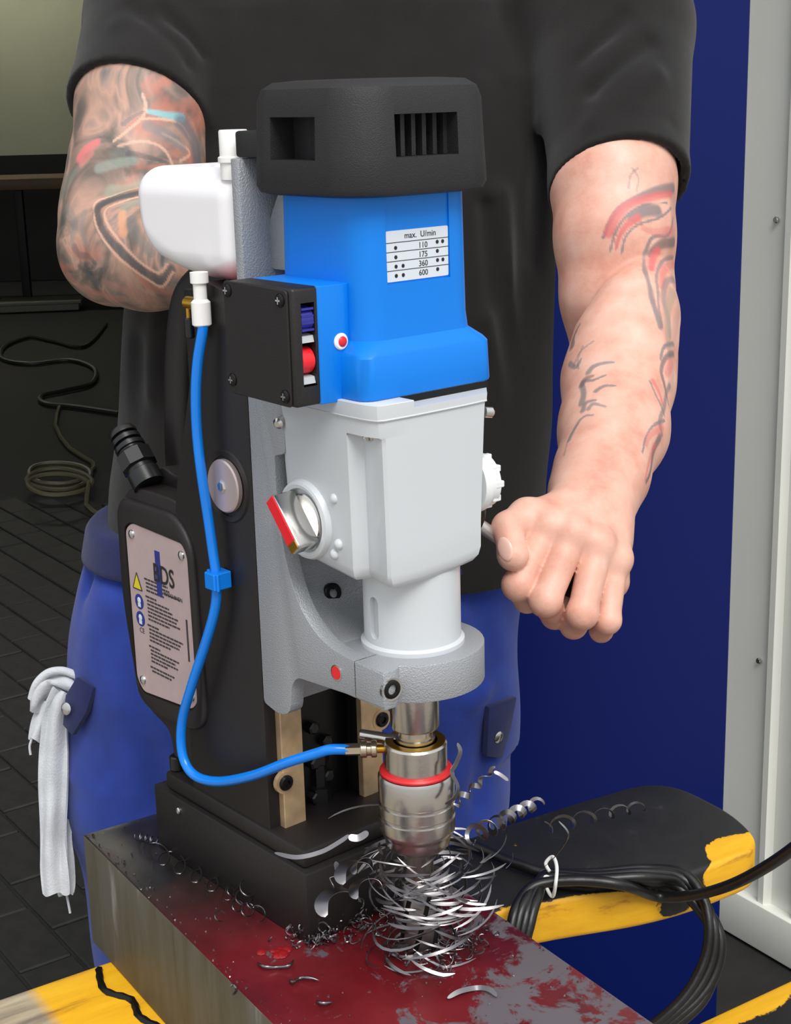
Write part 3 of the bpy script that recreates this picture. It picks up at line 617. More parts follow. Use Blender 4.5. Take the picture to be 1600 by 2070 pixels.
for p_ in ((.068, .0570, .3765), (-.008, -.0550, .3765)): D_('screw', lathe([(.0038, -.002), (.0038, .003), (.002, .0045)], 14, frame(p_, (.35, (1 if p_[1] > 0 else -1), -.15))), 'chrome', gear)
# speed dial on the near side
dz = .3150; du = .0128; dn = Vector((-.02, -1, -.03)); fx = frame((du, -.0528, dz), dn)
dial = D_('speed_dial', lathe([(.0268, -.004), (.0268, .001), (.0255, .0035), (.0238, .0042), (.0215, .0036), (.0205, .001), (.0205, -.002), (1e-5, -.002)], 48, fx), 'cast_grey')
D_('dial_well', lathe([(.0203, -.0015), (.0203, -.0012), (1e-5, -.0012)], 40, fx), 'red_plastic', dial)
D_('knob_disc', lathe([(.0175, -.001), (.0175, .002), (.0165, .003), (1e-5, .003)], 40, fx), 'chrome', dial)
ka = R(-50); kx = Vector((math.cos(ka), 0, math.sin(ka))); kf = frame((du, -.0528, dz), dn, kx)
t = prism(roundpoly([(-.0205, -.0058), (.0195, -.0058), (.0195, .0058), (-.0205, .0058)], .002, 2), 'z', .0025, .0190, .0010, 2); bmesh.ops.transform(t, matrix=kf, verts=t.verts); kn = D_('knob_grip', t, 'chrome', dial)
t = box(-.0200, .0130, -.0050, .0050, .0186, .0196, .0004, 1); bmesh.ops.transform(t, matrix=kf, verts=t.verts); D_('knob_stripe', t, 'red_plastic', dial)
t = box(.0132, .0190, -.0050, .0050, .0186, .0195, .0004, 1); bmesh.ops.transform(t, matrix=kf, verts=t.verts); D_('knob_brass_end', t, 'brass', dial)
for a, c in ((.0435, .3345), (.0462, .3050), (.0415, .2975)):
    D_('speed_dot', ball((a, -.0531, c), .0036, seg=14, sc=(1, .8, 1)), 'cast_grey', gear)
# far-side dial with notches
t = lathe([(.0205, 0), (.0205, .006), (.018, .0065), (.018, .0145), (.0165, .0155), (1e-5, .0155)], 40, frame((.052, .0535, .3265), (.1, 1, 0)))
fd = D_('far_dial', t, 'white_paint_metal')
for k in range(10):
    a = k*math.tau/10; D_('dial_notch', box(.052+.0172*math.cos(a)-.0022, .052+.0172*math.cos(a)+.0022, .062, .0692, .3265+.0172*math.sin(a)-.0022, .3265+.0172*math.sin(a)+.0022, .0006, 1), 'white_paint_metal', fd)
# --- quill, spindle, tool holder, cutter
SP = Matrix.Translation((SU, 0, 0))
qu = D_('quill', lathe([(.0318, .206), (.0345, .2295), (.0345, .2318), (.0322, .2335), (.0322, .285)], 64, SP), 'cast_grey')
sa = math.atan2(-.9, -.2)
# slot in the quill
sx_ = SU+.0322*math.cos(R(-91)); sy_ = .0322*math.sin(R(-91)); nrm = Vector((math.cos(R(-91)), math.sin(R(-91)), 0))
t = prism(rrect(-.0042, .0042, -.0165, .0125, .0042, 6), 'z', -.004, .006); bmesh.ops.transform(t, matrix=frame((sx_, sy_, .254), nrm, Vector((-nrm.y, nrm.x, 0))), verts=t.verts); cut(qu, [t])
D_('slot_back', prism(rrect(-.005, .005, -.018, .014, .004, 4), 'z', -.0065, -.0035), 'light_grey_plastic', qu).data.transform(frame((sx_, sy_, .254), nrm, Vector((-nrm.y, nrm.x, 0))))
D_('spindle', lathe([(.0145, .150), (.0145, .1530), (.0125, .1535), (.0125, .157), (.0135, .1575), (.0135, .160), (.0118, .1605), (.0118, .1655), (.0160, .1675), (.0167, .169), (.0167, .21)], 48, SP), 'bright_steel')
th = D_('tool_holder', lathe([(.0135, .0800), (.0205, .0800), (.0222, .0822), (.0236, .0885), (.0242, .0900), (.0258, .0920), (.0262, .0945), (.0262, .1022), (.0250, .1030), (.0250, .1044), (.0262, .1056), (.0262, .1124), (.0250, .1132), (.0250, .1146), (.0262, .1158), (.0262, .1325), (.0252, .1345), (.0215, .1352), (.0215, .1555), (.0203, .1572), (.0160, .1572), (.0155, .1545), (.0140, .1545)], 64, SP, cap=False), 'bright_steel', label='ringed bright steel tool holder')
D_('seal_ring', lathe([(.0210, .1348), (.0246, .1350), (.0250, .1362), (.0240, .1376), (.0214, .1380)], 64, SP, cap=False), 'red_rubber', th)
D_('holder_face', lathe([(.0205, .1570), (.0205, .1576), (.0150, .1576), (.0150, .1570)], 48, SP), 'brass', th)
cu = D_('core_cutter', lathe([(.0118, -.002), (.0132, -.002), (.0132, .050), (.0118, .052), (.0105, .0535), (.0105, .083)], 40, SP), 'cutter_steel')
for k in range(6):
    pts = [(SU+.0131*math.cos(k*math.tau/6+s*.10), .0131*math.sin(k*math.tau/6+s*.10), s*.005) for s in range(10)]
    D_('flute', tube(pts, .0018, 6), 'bolt_black', cu)
# --- coolant fitting and hose
hd = Vector((-.64, -.767, 0)).normalized(); fz = .1515
fa = Vector((SU, 0, fz))
def al(r, dz=0): return fa+hd*r+Vector((0, 0, dz))
fit = D_('hose_fitting', cyl(al(.020), al(.0275), .0030, 16), 'brass')
D_('fitting_nut', lathe([(.0052, 0), (.0058, .0006), (.0058, .0036), (.0045, .0042), (.0045, .0066), (.0058, .0072), (.0058, .0106), (.0052, .0112)], 24, frame(al(.0262), hd)), 'nickel', fit)
D_('fitting_sleeve', cyl(al(.037), al(.0475), .0043, 6), 'nickel', fit)
sp_ = [Lv(*q) for q in ((409, 627, -.060), (410, 665, -.061), (400, 730, -.063), (396, 800, -.064), (399, 880, -.064), (408, 960, -.064), (420, 1040, -.062), (430, 1110, -.061), (438, 1175, -.061), (435, 1230, -.062), (416, 1300, -.064), (388, 1385, -.066), (368, 1460, -.066), (369, 1525, -.067), (392, 1566, -.067), (440, 1580, -.066), (510, 1568, -.063), (580, 1542, -.057), (640, 1523, -.049))]
hose = D_('coolant_hose', tube(cr_path(sp_+[al(.0575, .0004), al(.044)], 6), .0037, 12), 'hose_blue', label='bright blue coolant hose')
cc = Lv(440, 1172, -.061)
t = box(cc.x-.0062, cc.x+.0062, -.068, -.053, cc.z-.0062, cc.z+.0062, .0008, 1); cut(D_('hose_clip', t, 'hose_blue', hose), [])
D_('clip_lip', box(cc.x+.005, cc.x+.0085, -.0665, -.0645, cc.z-.0064, cc.z+.0064, .0006, 1), 'hose_blue', hose)
D_('clip_lip', box(cc.x-.0090, cc.x-.006, -.0640, -.0615, cc.z-.0064, cc.z+.0064, .0006, 1), 'hose_blue', hose)
# torque pin beside the holder
pa_ = Lu(728, 1484, .02); pb_ = pa_+Vector((.036, .0, -.0022))
D_('torque_pin', cyl(pa_, Vector((SU, .002, pa_.z-.003)), .0038, 14, .0008), 'chrome')
# --- motor housing
def rr3(ub, uf, w, r, z, n=5): return [(a, c, z) for a, c in rrect(ub, uf, -w, w, r, n)]
mt = loft([rr3(-.030, .0785, .0535, .009, .4005), rr3(-.0305, .0790, .0540, .009, .4018), rr3(-.030, .0785, .0535, .010, .4260), rr3(-.0285, .0770, .052, .012, .4290), rr3(-.022, .0715, .0465, .016, .4350), rr3(-.021, .0712, .0462, .018, .445), rr3(-.019, .0700, .0455, .018, .526)])
mot = D_('motor_housing', mt, 'motor_blue', smooth=28, label='glossy blue motor housing')
cut(mot, [box(.0692, .08, -.0275, .0238, .468, .53, 0)])
wing = prism(roundpoly([(-.012, -.0845), (.0545, -.0685), (.0562, -.044), (.03, -.03), (-.012, -.03)], [.002, .003, .006, .002, .002], 3), 'z', .3985, .4695, .0022, 3)
t = prism(roundpoly([(-.014, -.069), (.0545, -.069), (.0565, -.045), (.03, -.03), (-.014, -.03)], [.002, .003, .006, .002, .002], 3), 'z', .3985, .4700, .0022, 3); wing.free()
D_('switch_shoulder', t, 'motor_blue', mot)
ic = Lu(688, 690, .0550)
ind = D_('pilot_button', lathe([(.0052, -.002), (.0052, .0012), (.0044, .0020), (1e-5, .0020)], 24, frame((.0550, ic.y, ic.z), (1, 0, 0))), 'white_plastic')
D_('pilot_lens', ball((.0568, ic.y+.0004, ic.z), .0033, seg=16, sc=(.5, 1, 1)), 'red_plastic', ind)
# speed table label on the front
lab = D_('speed_label', prism(roundpoly([(-.0268, .4692), (.0233, .4692), (.0233, .4998), (-.0268, .4998)], .0012, 3), 'u', .0691, .0697, 0), 'label_white', label='white speed table label reading max. U/min')
def onlab(v, z): return frame((.06975, v, z), (1, 0, 0), (0, 1, 0))
t = text_bm('max.  U/min', .0052, onlab(.0005, .4962), bold=.00003)
for k, s in enumerate(('110', '175', '360', '600')): text_bm(s, .0050, onlab(.0025, .4895-k*.0056), t, bold=.00003)
D_('table_lettering', t, 'print_black', lab)
for k in range(4): D_('table_rule', box(.0696, .06985, -.0268, .0233, .4925-k*.0056, .4929-k*.0056), 'print_black', lab)
for k, lefts, rights in ((0, 1, 2), (1, 1, 1), (2, 2, 2), (3, 2, 1)):
    z = .4895-k*.0056
    for q in range(lefts): D_('table_dot', lathe([(.0012, 0), (.0012, .0002)], 12, frame((.0697, -.0195+q*.0056, z), (1, 0, 0))), 'print_black', lab)
    for q in range(rights): D_('table_dot', lathe([(.0012, 0), (.0012, .0002)], 12, frame((.0697, .0142+q*.0045, z+.001), (1, 0, 0))), 'print_black', lab)
# --- switch box
sb = D_('switch_box', box(-.0155, .0535, -.0866, -.0665, .3985, .4702, .0022, 3), 'black_housing')
cut(sb, [box(.040, .06, -.0805, -.0705, .4105, .4610, 0)])
D_('box_cover', prism(roundpoly([(-.0165, .4000), (.0500, .3985), (.0500, .4690), (-.0165, .4705)], .003, 3), 'v', -.0880, -.0864, .0005, 1), 'black_housing', sb)
for a, c in ((-.0115, .4645), (.0435, .4628), (-.0110, .4085), (.0445, .4050)):
    s = disc_screw(sb, (a, -.0880, c), (0, -1, 0), .0042, 'bolt_black', name='cover_screw')
    # cross slot
for a, c in ((-.0115, .4645), (.0435, .4628), (-.0110, .4085), (.0445, .4050)):
    t = box(a-.0022, a+.0022, -.0901, -.0894, c-.0005, c+.0005); box(a-.0005, a+.0005, -.0901, -.0894, c-.0022, c+.0022, bm=t); D_('cross_slot', t, 'chrome', sb)
for z, mm in ((.4505, 'navy_plastic'), (.4255, 'red_plastic')):
    pr = []
    for k in range(13):
        a = R(-80+160*k/12); pr.append((.0435+.0098*math.cos(a), z+.0085*math.sin(a)))
    D_('rocker_button', prism(pr, 'v', -.0802, -.0708, .0003, 1), mm, sb)
    if mm == 'navy_plastic':
        for k in range(4): D_('button_rib', box(.0515, .0533, -.0800, -.0710, z-.0065+k*.0042, z-.0052+k*.0042), mm, sb)
    D_('rocker_foot', prism([(.044, z-.0125), (.0525, z-.0135), (.0515, z-.0095), (.044, z-.0085)], 'v', -.0802, -.0708), 'light_grey_plastic', sb)
# --- motor cap with vents
def cp3(g, z): return [(a, c, z) for a, c in rrect(.0245-.060+g, .0245+.060-g, -.059+g, .059-g, .028, 7)]
cp_ = loft([cp3(.006, .5205), cp3(.0015, .5222), cp3(0, .5260), cp3(.0008, .545), cp3(.0020, .5765), cp3(.0040, .5835), cp3(.009, .5875), cp3(.02, .5885)])
cap = D_('motor_cap', cp_, 'cap_black', smooth=50, label='matt black ribbed-vent motor cap')
cut(cap, [box(.0655, .10, -.0290, .0205, .5432, .5678, 0), box(-.0010, .0440, -.08, -.0395, .5420, .5673, 0)])
for k in range(6):
    v = -.0235+k*.0085; D_('vent_fin', box(.0665, .0735, v-.0016, v+.0016, .5435, .5675), 'cap_black', cap)
D_('vent_baffle', prism([(.018, -.041), (.043, -.041), (.043, -.0525)], 'z', .5422, .5671), 'cap_black', cap)
D_('cap_tab', box(-.0510, -.020, -.0500, .050, .5425, .5590, .002), 'cap_black', cap)
D_('motor_web', prism(roundpoly([(-.046, .47), (-.020, .47), (-.020, .52), (-.034, .52), (-.046, .50)], .004, 3), 'v', -.03, .03, .003, 2), 'hammered_grey', brk)
# --- coolant tank behind the bracket plate
def tank_f(p):
    c = np.array((-.118, -.008, .4975), np.float32); q = np.abs(p-c)-np.array((.066, .0445, .0372), np.float32)+.020
    d = np.linalg.norm(np.maximum(q, 0), axis=1)+np.minimum(q.max(1), 0)-.020
    n_ = np.array((-.42, 0, -.907), np.float32); d = smax(d, (p-np.array((-.150, 0, .4650), np.float32))@n_, .022)
    n2 = np.array((-.90, 0, -.43), np.float32); d = smax(d, (p-np.array((-.181, 0, .490), np.float32))@n2, .02)
    return smax(d, p[:, 0]+.0545, .004)
Vk_, Fk_ = surf(tank_f, (-.20, -.07, .445), (-.04, .055, .55), .0016)
tank = npmesh('coolant_tank', Vk_, Fk_, 'milky_plastic', drill); tank['label'] = 'milky white coolant tank with pink fluid low inside'
D_('tank_neck', lathe([(.0095, .528), (.0095, .5385), (.0108, .539), (.0108, .542), (.0095, .543), (.0095, .5585), (.0088, .5595)], 28, Matrix.Translation((-.0660, -.0405, 0))), 'white_plastic', tank)
for k in range(3): D_('tank_rib', ball((-.090-.016*k, -.026, .5342), .0032, seg=10, sc=(1.4, 1, .6)), 'milky_plastic', tank)
vz = Lv(403, 590, -.060)
val = D_('tank_valve', lathe([(.0055, -.022), (.0066, -.021), (.0066, -.006), (.0046, -.004), (.0046, .006), (.0062, .007), (.0062, .014)], 20, Matrix.Translation((vz.x+.001, -.060, .4540))), 'white_plastic')
va = Vector((vz.x+.002, -.060, .4465)); vb = va+Vector((-.017, -.001, 0)) 
D_('valve_stem', cyl(va, vb, .0044, 18, .0008), 'brass', val)
D_('valve_lever', cyl(vb+Vector((.003, -.001, -.002)), vb+Vector((.003, -.001, -.011)), .0016, 10), 'brass', val)
D_('lever_tip', cyl(vb+Vector((.003, -.001, -.010)), vb+Vector((.0035, -.001, -.024)), .0034, 12, .001), 'black_gloss', val)
# --- feed handle bar reaching the fist
fh0 = Vector(LW(.02, .060, .300)); FHA = toL(at(962, 1056, 1.092)); FHB = toL(at(1200, 1220, 1.135))
D_('feed_hub', lathe([(.019, 0), (.019, .02), (.016, .024), (1e-5, .024)], 28, frame(FHA.lerp(FHB, -.14)-Vector((0, .012, 0)), (0, 1, 0))), 'bolt_black')
fb_ = D_('feed_bar', tube([FHA.lerp(FHB, -.12), FHA, FHA.lerp(FHB, .3)], .0048, 14), 'feed_steel')
D_('feed_grip', tube([FHA.lerp(FHB, .22), FHA.lerp(FHB, .3), FHA.lerp(FHB, .9), FHA.lerp(FHB, .93)], [.006, .0085, .0085, .006], 18), 'black_gloss', fb_)
# ------------------------------------------------------------------ the worker
def A(p): return np.array(tuple(p), np.float32)
def Q(x, y, d): return A(at(x, y, d))
def crad(px, d): return px*d/FPX
# skin with tattoos
m = mat('skin', '#E0A48C', .5); b = P(m)
b.inputs['Subsurface Weight'].default_value = .12; b.inputs['Subsurface Radius'].default_value = (.006, .0025, .0015)
tcn = N(m, 'ShaderNodeTexCoord')
n1 = N(m, 'ShaderNodeTexNoise', Scale=34., Detail=5., Roughness=.6); LK(m, tcn.outputs['Object'], n1.inputs['Vector'])
skin_c = ramp(m, n1.outputs['Fac'], [(.3, '#CF917D'), (.5, '#DBA793'), (.72, '#E4B8A6')])
n2 = N(m, 'ShaderNodeTexNoise', Scale=15., Detail=3.5, Roughness=.55, Distortion=1.5); LK(m, tcn.outputs['Object'], n2.inputs['Vector'])
ink = ramp(m, n2.outputs['Fac'], [(.30, '#55524F'), (.40, '#77695F'), (.48, '#9A8073'), (.55, '#BC9582'), (.62, '#94827A'), (.70, '#66625E')])
n3 = N(m, 'ShaderNodeTexNoise', Scale=11., Detail=3., Distortion=1.2); LK(m, tcn.outputs['Object'], n3.inputs['Vector'])
redz = ramp(m, n3.outputs['Fac'], [(.56, (0, 0, 0, 1)), (.64, (.75, .75, .75, 1))]); grz = ramp(m, n3.outputs['Fac'], [(.33, (.6, .6, .6, 1)), (.41, (0, 0, 0, 1))])
mr = N(m, 'ShaderNodeMix', data_type='RGBA'); LK(m, redz, mr.inputs[0]); LK(m, ink, mr.inputs[6]); mr.inputs[7].default_value = lin('#C27A66')
mg = N(m, 'ShaderNodeMix', data_type='RGBA'); LK(m, grz, mg.inputs[0]); LK(m, mr.outputs[2], mg.inputs[6]); mg.inputs[7].default_value = lin('#6F7A70')
va_ = N(m, 'ShaderNodeVertexColor', layer_name='sleeve_mask'); ms = N(m, 'ShaderNodeMix', data_type='RGBA'); LK(m, va_.outputs['Color'], ms.inputs[0]); LK(m, skin_c, ms.inputs[6]); LK(m, mg.outputs[2], ms.inputs[7])
vt = N(m, 'ShaderNodeVertexColor', layer_name='tattoo'); mt_ = N(m, 'ShaderNodeMix', data_type='RGBA'); LK(m, vt.outputs['Alpha'], mt_.inputs[0]); LK(m, ms.outputs[2], mt_.inputs[6]); LK(m, vt.outputs['Color'], mt_.inputs[7]); LK(m, mt_.outputs[2], b.inputs['Base Color'])
np1 = N(m, 'ShaderNodeTexNoise', Scale=420., Detail=3.); LK(m, tcn.outputs['Object'], np1.inputs['Vector']); bp = N(m, 'ShaderNodeBump', Strength=.18, Distance=.0008); LK(m, np1.outputs['Fac'], bp.inputs['Height']); LK(m, bp.outputs[0], b.inputs['Normal'])
mat('nail', '#EFC0B0', .22)
def cloth(name, c, sc, rough=.9, c2=None):
    m = mat(name, c, rough, bump=.35, bscale=sc, var=.12, vscale=30, spec=.25)
    P(m).inputs['Sheen Weight'].default_value = .15
    return m
cloth('shirt_black', '#191716', 1500); cloth('trouser_blue', '#253C90', 1300); cloth('trouser_navy', '#1D2452', 1300); cloth('rag_grey', '#C8CBCF', 500)
mat('hair_dark', '#2A201A', .6, bump=.5, bscale=300); mat('boot_black', '#191816', .5); mat('shirt_inside', '#0E0D0D', .95)

# --- fist of the arm on the right: joints from the wrist to the fingertips
WR = (1192, 1000, 1.158)
FING = {  # knuckle, middle joint, end joint, tip : x, y, depth, radius
 'index':  [((1112, 1062, 1.105), .0115), ((1048, 1182, 1.092), .0110), ((1066, 1212, 1.122), .0098), ((1098, 1180, 1.136), .0085)],
 'middle': [((1158, 1078, 1.101), .0120), ((1103, 1214, 1.087), .0112), ((1122, 1244, 1.118), .0100), ((1150, 1208, 1.134), .0086)],
 'ring':   [((1207, 1100, 1.105), .0116), ((1178, 1240, 1.090), .0108), ((1160, 1264, 1.112), .0098), ((1176, 1225, 1.134), .0084)],
 'little': [((1243, 1130, 1.113), .0102), ((1229, 1254, 1.102), .0092), ((1216, 1275, 1.121), .0084), ((1224, 1240, 1.140), .0074)]}
THUMB = [((1136, 1042, 1.130), .0155), ((1066, 1044, 1.112), .0128), ((1027, 1066, 1.097), .0112), ((1037, 1122, 1.084), .0104)]
def fist(p, X=lambda q: Q(*q)):
    d = None
    kn = [X(FING[k][0][0]) for k in ('index', 'middle', 'ring', 'little')]
    w0 = X(WR)
    # palm: metacarpals as a blended fan
    for i, k in enumerate(kn):
        base = w0+(kn[i]-kn[1])*.42
        e = sdc(p, base, k, .0175, .0125); d = e if d is None else smin(d, e, .010)
    inner = X((1150, 1130, 1.148))
    d = smin(d, sdc(p, w0, inner, .021, .018), .012)
    d = smin(d, sdc(p, X((1225, 1060, 1.142)), X((1236, 1175, 1.140)), .018, .014), .012)
    # knuckle bumps
    for k in kn: d = smin(d, np.linalg.norm(p-(k-np.array((0, .0005, -.0004))), axis=1)-.0134, .0045)
    th = None
    for k, jl in FING.items():
        e = chain(p, [(X(q), r) for q, r in jl], .003)
        # slightly fuller at the middle joint
        e = smin(e, np.linalg.norm(p-X(jl[1][0]), axis=1)-jl[1][1]*.99, .004)
        kb = np.clip((np.linalg.norm(p-X(jl[0][0]), axis=1)-.006)/.019, 0, 1)   # blend only near the knuckle
        kk = .0075*(1-kb)+.0009
        h = np.clip(.5+.5*(e-d)/kk, 0, 1); d = e+(d-e)*h-kk*h*(1-h)
    e = chain(p, [(X(q), r) for q, r in THUMB[1:]], .004)
    t0 = sdc(p, X(THUMB[0][0]), X(THUMB[1][0]), THUMB[0][1], THUMB[1][1])
    d = smin(d, t0, .010)
    tip = X(THUMB[3][0]); e = smin(e, np.linalg.norm(p-(tip+X((1036, 1112, 1.083))*0), axis=1)-.0106, .004)
    kb = np.clip((np.linalg.norm(p-X(THUMB[1][0]), axis=1)-.006)/.022, 0, 1); kk = .009*(1-kb)+.0009
    h = np.clip(.5+.5*(e-d)/kk, 0, 1); d = e+(d-e)*h-kk*h*(1-h)
    return d
UPR = [((1238, 120, 1.44), 105), ((1240, 330, 1.375), 116), ((1240, 370, 1.365), 124), ((1243, 480, 1.350), 119), ((1248, 600, 1.350), 112), ((1250, 690, 1.362), 98)]
FOR = [((1296, 585, 1.318), 70), ((1285, 640, 1.300), 84), ((1264, 700, 1.290), 101), ((1251, 770, 1.278), 110), ((1241, 870, 1.240), 107), ((1216, 960, 1.190), 92), ((1200, 1000, 1.170), 84), ((1190, 1035, 1.150), 74)]
def ch(lst): return [(Q(*q), crad(r, q[2])) for q, r in lst]
FC = Q(1150, 1130, 1.12)
def armR(p):
    d = chain(p, ch(UPR), .01); e = chain(p, ch(FOR), .012)
    d = smin(d, e, .0035)
    nf = np.linalg.norm(p-FC, axis=1) < .13
    if nf.any(): d[nf] = smin(d[nf], fist(p[nf]), .012)
    return d
UPL = [((330, 60, 1.47), 105), ((296, 180, 1.425), 124), ((292, 220, 1.415), 134), ((276, 350, 1.395), 133), ((250, 440, 1.390), 126), ((228, 500, 1.385), 108)]
FOL = [((240, 505, 1.37), 112), ((300, 505, 1.345), 118), ((380, 505, 1.31), 112), ((450, 510, 1.285), 92), ((505, 515, 1.265), 76)]
def armL(p):
    d = chain(p, ch(UPL), .012); e = chain(p, ch(FOL), .012); d = smin(d, e, .014)
    nf = np.linalg.norm(p-Q(570, 510, 1.245), axis=1) < .11
    if nf.any(): d[nf] = handL(p[nf], d[nf])
    return d
def handL(p, d):
    # hand resting behind the drill column: palm and four curled fingers and thumb
    hb = Q(560, 520, 1.245); d = smin(d, sdc(p, Q(505, 515, 1.265), hb, .026, .024), .012)
    for i in range(4):
        k0 = Q(580, 470+i*30, 1.232+.004*i); k1 = Q(628, 480+i*30, 1.225+.004*i); k2 = Q(632, 490+i*30, 1.25+.004*i)
        d = smin(d, chain(p, [(hb, .013), (k0, .0115), (k1, .010), (k2, .009)], .003), .004)
    d = smin(d, chain(p, [(Q(530, 500, 1.25), .014), (Q(560, 445, 1.238), .011), (Q(600, 440, 1.232), .009)], .003), .006)
    return d
HC = np.array((-.03, 1.52, 1.735), np.float32)
def trunk(p):
    d = sell(p, (-.03, 1.555, 1.42), (.17, .095, .17))
    d = smin(d, sell(p, (-.05, 1.52, 1.15), (.185, .11, .25)), .05)
    d = smin(d, sdc(p, (-.03, 1.57, 1.50), (-.03, 1.545, 1.66), .068, .060), .03)
    for s in (-1, 1): d = smin(d, sdc(p, (-.03+s*.09, 1.56, 1.52), (-.03+s*.18, 1.555, 1.49), .05, .06), .04)
    hd_ = sell(p, HC+np.array((0, .01, .03)), (.077, .095, .10)); hd_ = smin(hd_, sell(p, HC+np.array((0, -.03, -.045)), (.058, .062, .065)), .03)
    hd_ = smin(hd_, sdc(p, HC+np.array((0, -.083, .012)), HC+np.array((0, -.106, -.022)), .008, .014), .010)
    for s in (-1, 1):
        hd_ = smin(hd_, sell(p, HC+np.array((s*.079, .012, .0)), (.010, .020, .031)), .006)
        hd_ = smax(hd_, -(np.linalg.norm(p-(HC+np.array((s*.031, -.092, .018))), axis=1)-.013), .008)
    hd_ = smin(hd_, sdc(p, HC+np.array((-.022, -.088, -.052)), HC+np.array((.022, -.088, -.052)), .007, .007), .006)
    d = smin(d, hd_, .02)
    for s, x in ((-1, -.195), (1, .0)):
        d = smin(d, chain(p, [((x, 1.5, .95), .085), ((x-.02*(s < 0), 1.47, .5), .055), ((x-.02*(s < 0), 1.52, .10), .042)]), .03)
    return d
VR, FR_ = surf(armR, (.06, .98, .98), (.33, 1.62, 1.52), .0016)
VL, FL_ = surf(armL, (-.40, 1.10, 1.15), (-.05, 1.62, 1.56), .0017)
VT, FT_ = surf(trunk, (-.34, 1.36, .02), (.26, 1.70, 1.90), .0065)
# tattoos: inked strokes lying on the skin (points on the arm, half width, colour, strength)
def hit(fn, x, y, d0=1.0, d1=1.45):
    """point on the arm surface"""
    dirv = np.array(tuple(RT*((x-800)/FPX)+UP*((1035-y)/FPX)+FW), np.float32); c = np.array(tuple(CAM), np.float32); t = d0
    for _ in range(90):
        e = float(fn((c+dirv*t)[None].astype(np.float32))[0])
        if e < .0004: break
        t += min(e*.9, .02)
        if t > d1: break
    return c+dirv*t
GRY = (.17, .16, .165); RED = (.62, .13, .13); DRK = (.085, .085, .09); PUR = (.42, .18, .22); PCH = (.72, .42, .30)
STR = [  # right arm: pixel polyline, half width start/end in mm, colour, strength
 ([(1290, 340), (1275, 355), (1272, 380)], .5, 1.2, GRY, .5), ([(1278, 340), (1292, 360), (1288, 385)], 1., .6, GRY, .4),
 ([(1362, 380), (1330, 385), (1290, 400), (1255, 420), (1235, 445), (1220, 480)], 5, 1.5, GRY, .8),
 ([(1358, 392), (1320, 398), (1275, 412), (1248, 435), (1232, 470)], 3.5, 5, RED, .75),
 ([(1350, 410), (1300, 415), (1268, 435), (1245, 470), (1234, 508)], .8, .6, GRY, .8),
 ([(1330, 425), (1300, 428), (1280, 440)], 6, 5, GRY, .85), ([(1290, 440), (1268, 455), (1252, 480), (1246, 505)], 4, 1.2, RED, .8),
 ([(1358, 420), (1335, 440), (1290, 455), (1265, 480), (1258, 512)], 1, .7, GRY, .8),
 ([(1362, 440), (1352, 475), (1320, 480), (1305, 510), (1304, 545), (1318, 600), (1336, 660)], 1.2, 3.0, GRY, .8),
 ([(1360, 465), (1330, 470), (1300, 462)], 5, 2, RED, .4),
 ([(1363, 490), (1335, 495), (1315, 515)], 5, 3.5, DRK, .7), ([(1330, 508), (1320, 525), (1318, 545)], 4.5, 2.5, RED, .85),
 ([(1362, 520), (1340, 528), (1328, 560), (1332, 610), (1340, 660)], 2.2, 1, GRY, .7), ([(1363, 535), (1345, 545), (1338, 580)], 4, 3, RED, .5),
 ([(1364, 565), (1348, 570), (1342, 600), (1352, 640), (1355, 680)], 3.5, 2.5, GRY, .6), ([(1362, 590), (1352, 620), (1352, 680), (1356, 720)], 6, 3, (.36, .27, .2), .7),
 ([(1362, 695), (1345, 700), (1336, 725)], 2.5, 1.5, GRY, .8), ([(1362, 715), (1348, 722), (1338, 748), (1345, 780), (1354, 820)], 3, 1.5, DRK, .7),
 ([(1358, 735), (1350, 755)], 5, 4, RED, .5), ([(1315, 770), (1328, 800), (1345, 840)], 1., 1.4, GRY, .75), ([(1322, 770), (1335, 795), (1340, 815)], 3, 2, RED, .6),
 ([(1355, 780), (1345, 820), (1335, 850), (1340, 880)], 3, 2, GRY, .7), ([(1345, 850), (1322, 860), (1305, 890), (1300, 915)], 1.5, .7, GRY, .8),
 ([(1340, 865), (1318, 878), (1308, 900)], 3.5, 2, RED, .5), ([(1335, 885), (1322, 915), (1318, 945), (1308, 975)], 3.5, 2, DRK, .75), ([(1325, 900), (1312, 940), (1306, 970)], 2.5, 1.5, RED, .6),
 ([(1172, 655), (1160, 680), (1156, 700)], 1.2, 4.5, DRK, .7), ([(1200, 690), (1172, 712), (1160, 740)], .7, .5, GRY, .5), ([(1152, 735), (1165, 742), (1175, 725)], 3, 1, GRY, .7),
 ([(1240, 732), (1215, 735), (1198, 742), (1190, 752)], .6, 3.2, GRY, .75), ([(1225, 758), (1200, 768), (1178, 772), (1180, 795), (1176, 815)], 1.2, 3.5, GRY, .8),
 ([(1245, 780), (1222, 780), (1205, 790)], .5, 2.4, GRY, .8), ([(1198, 760), (1182, 766), (1176, 778)], 2, 3.5, DRK, .6), ([(1205, 808), (1185, 814), (1178, 830)], 1, 2.8, GRY, .8),
 ([(1225, 822), (1200, 816), (1190, 826)], .6, 2.4, GRY, .7), ([(1200, 838), (1180, 842), (1166, 858), (1150, 890)], 1, 2.5, GRY, .7), ([(1178, 700), (1168, 730), (1170, 745)], .7, .7, GRY, .5), ([(1170, 855), (1150, 885), (1140, 920)], .7, .5, GRY, .5)]
STR = [([(1362, 395), (1361, 480), (1363, 560), (1362, 690), (1358, 780)], 7, 6, (.42, .25, .21), .45), ([(1350, 470), (1340, 540), (1346, 640), (1352, 700)], 6, 4, (.55, .27, .22), .4)]+[(a, max(b_, 1.3), max(c_, 1.2), d_, e_) for a, b_, c_, d_, e_ in STR]
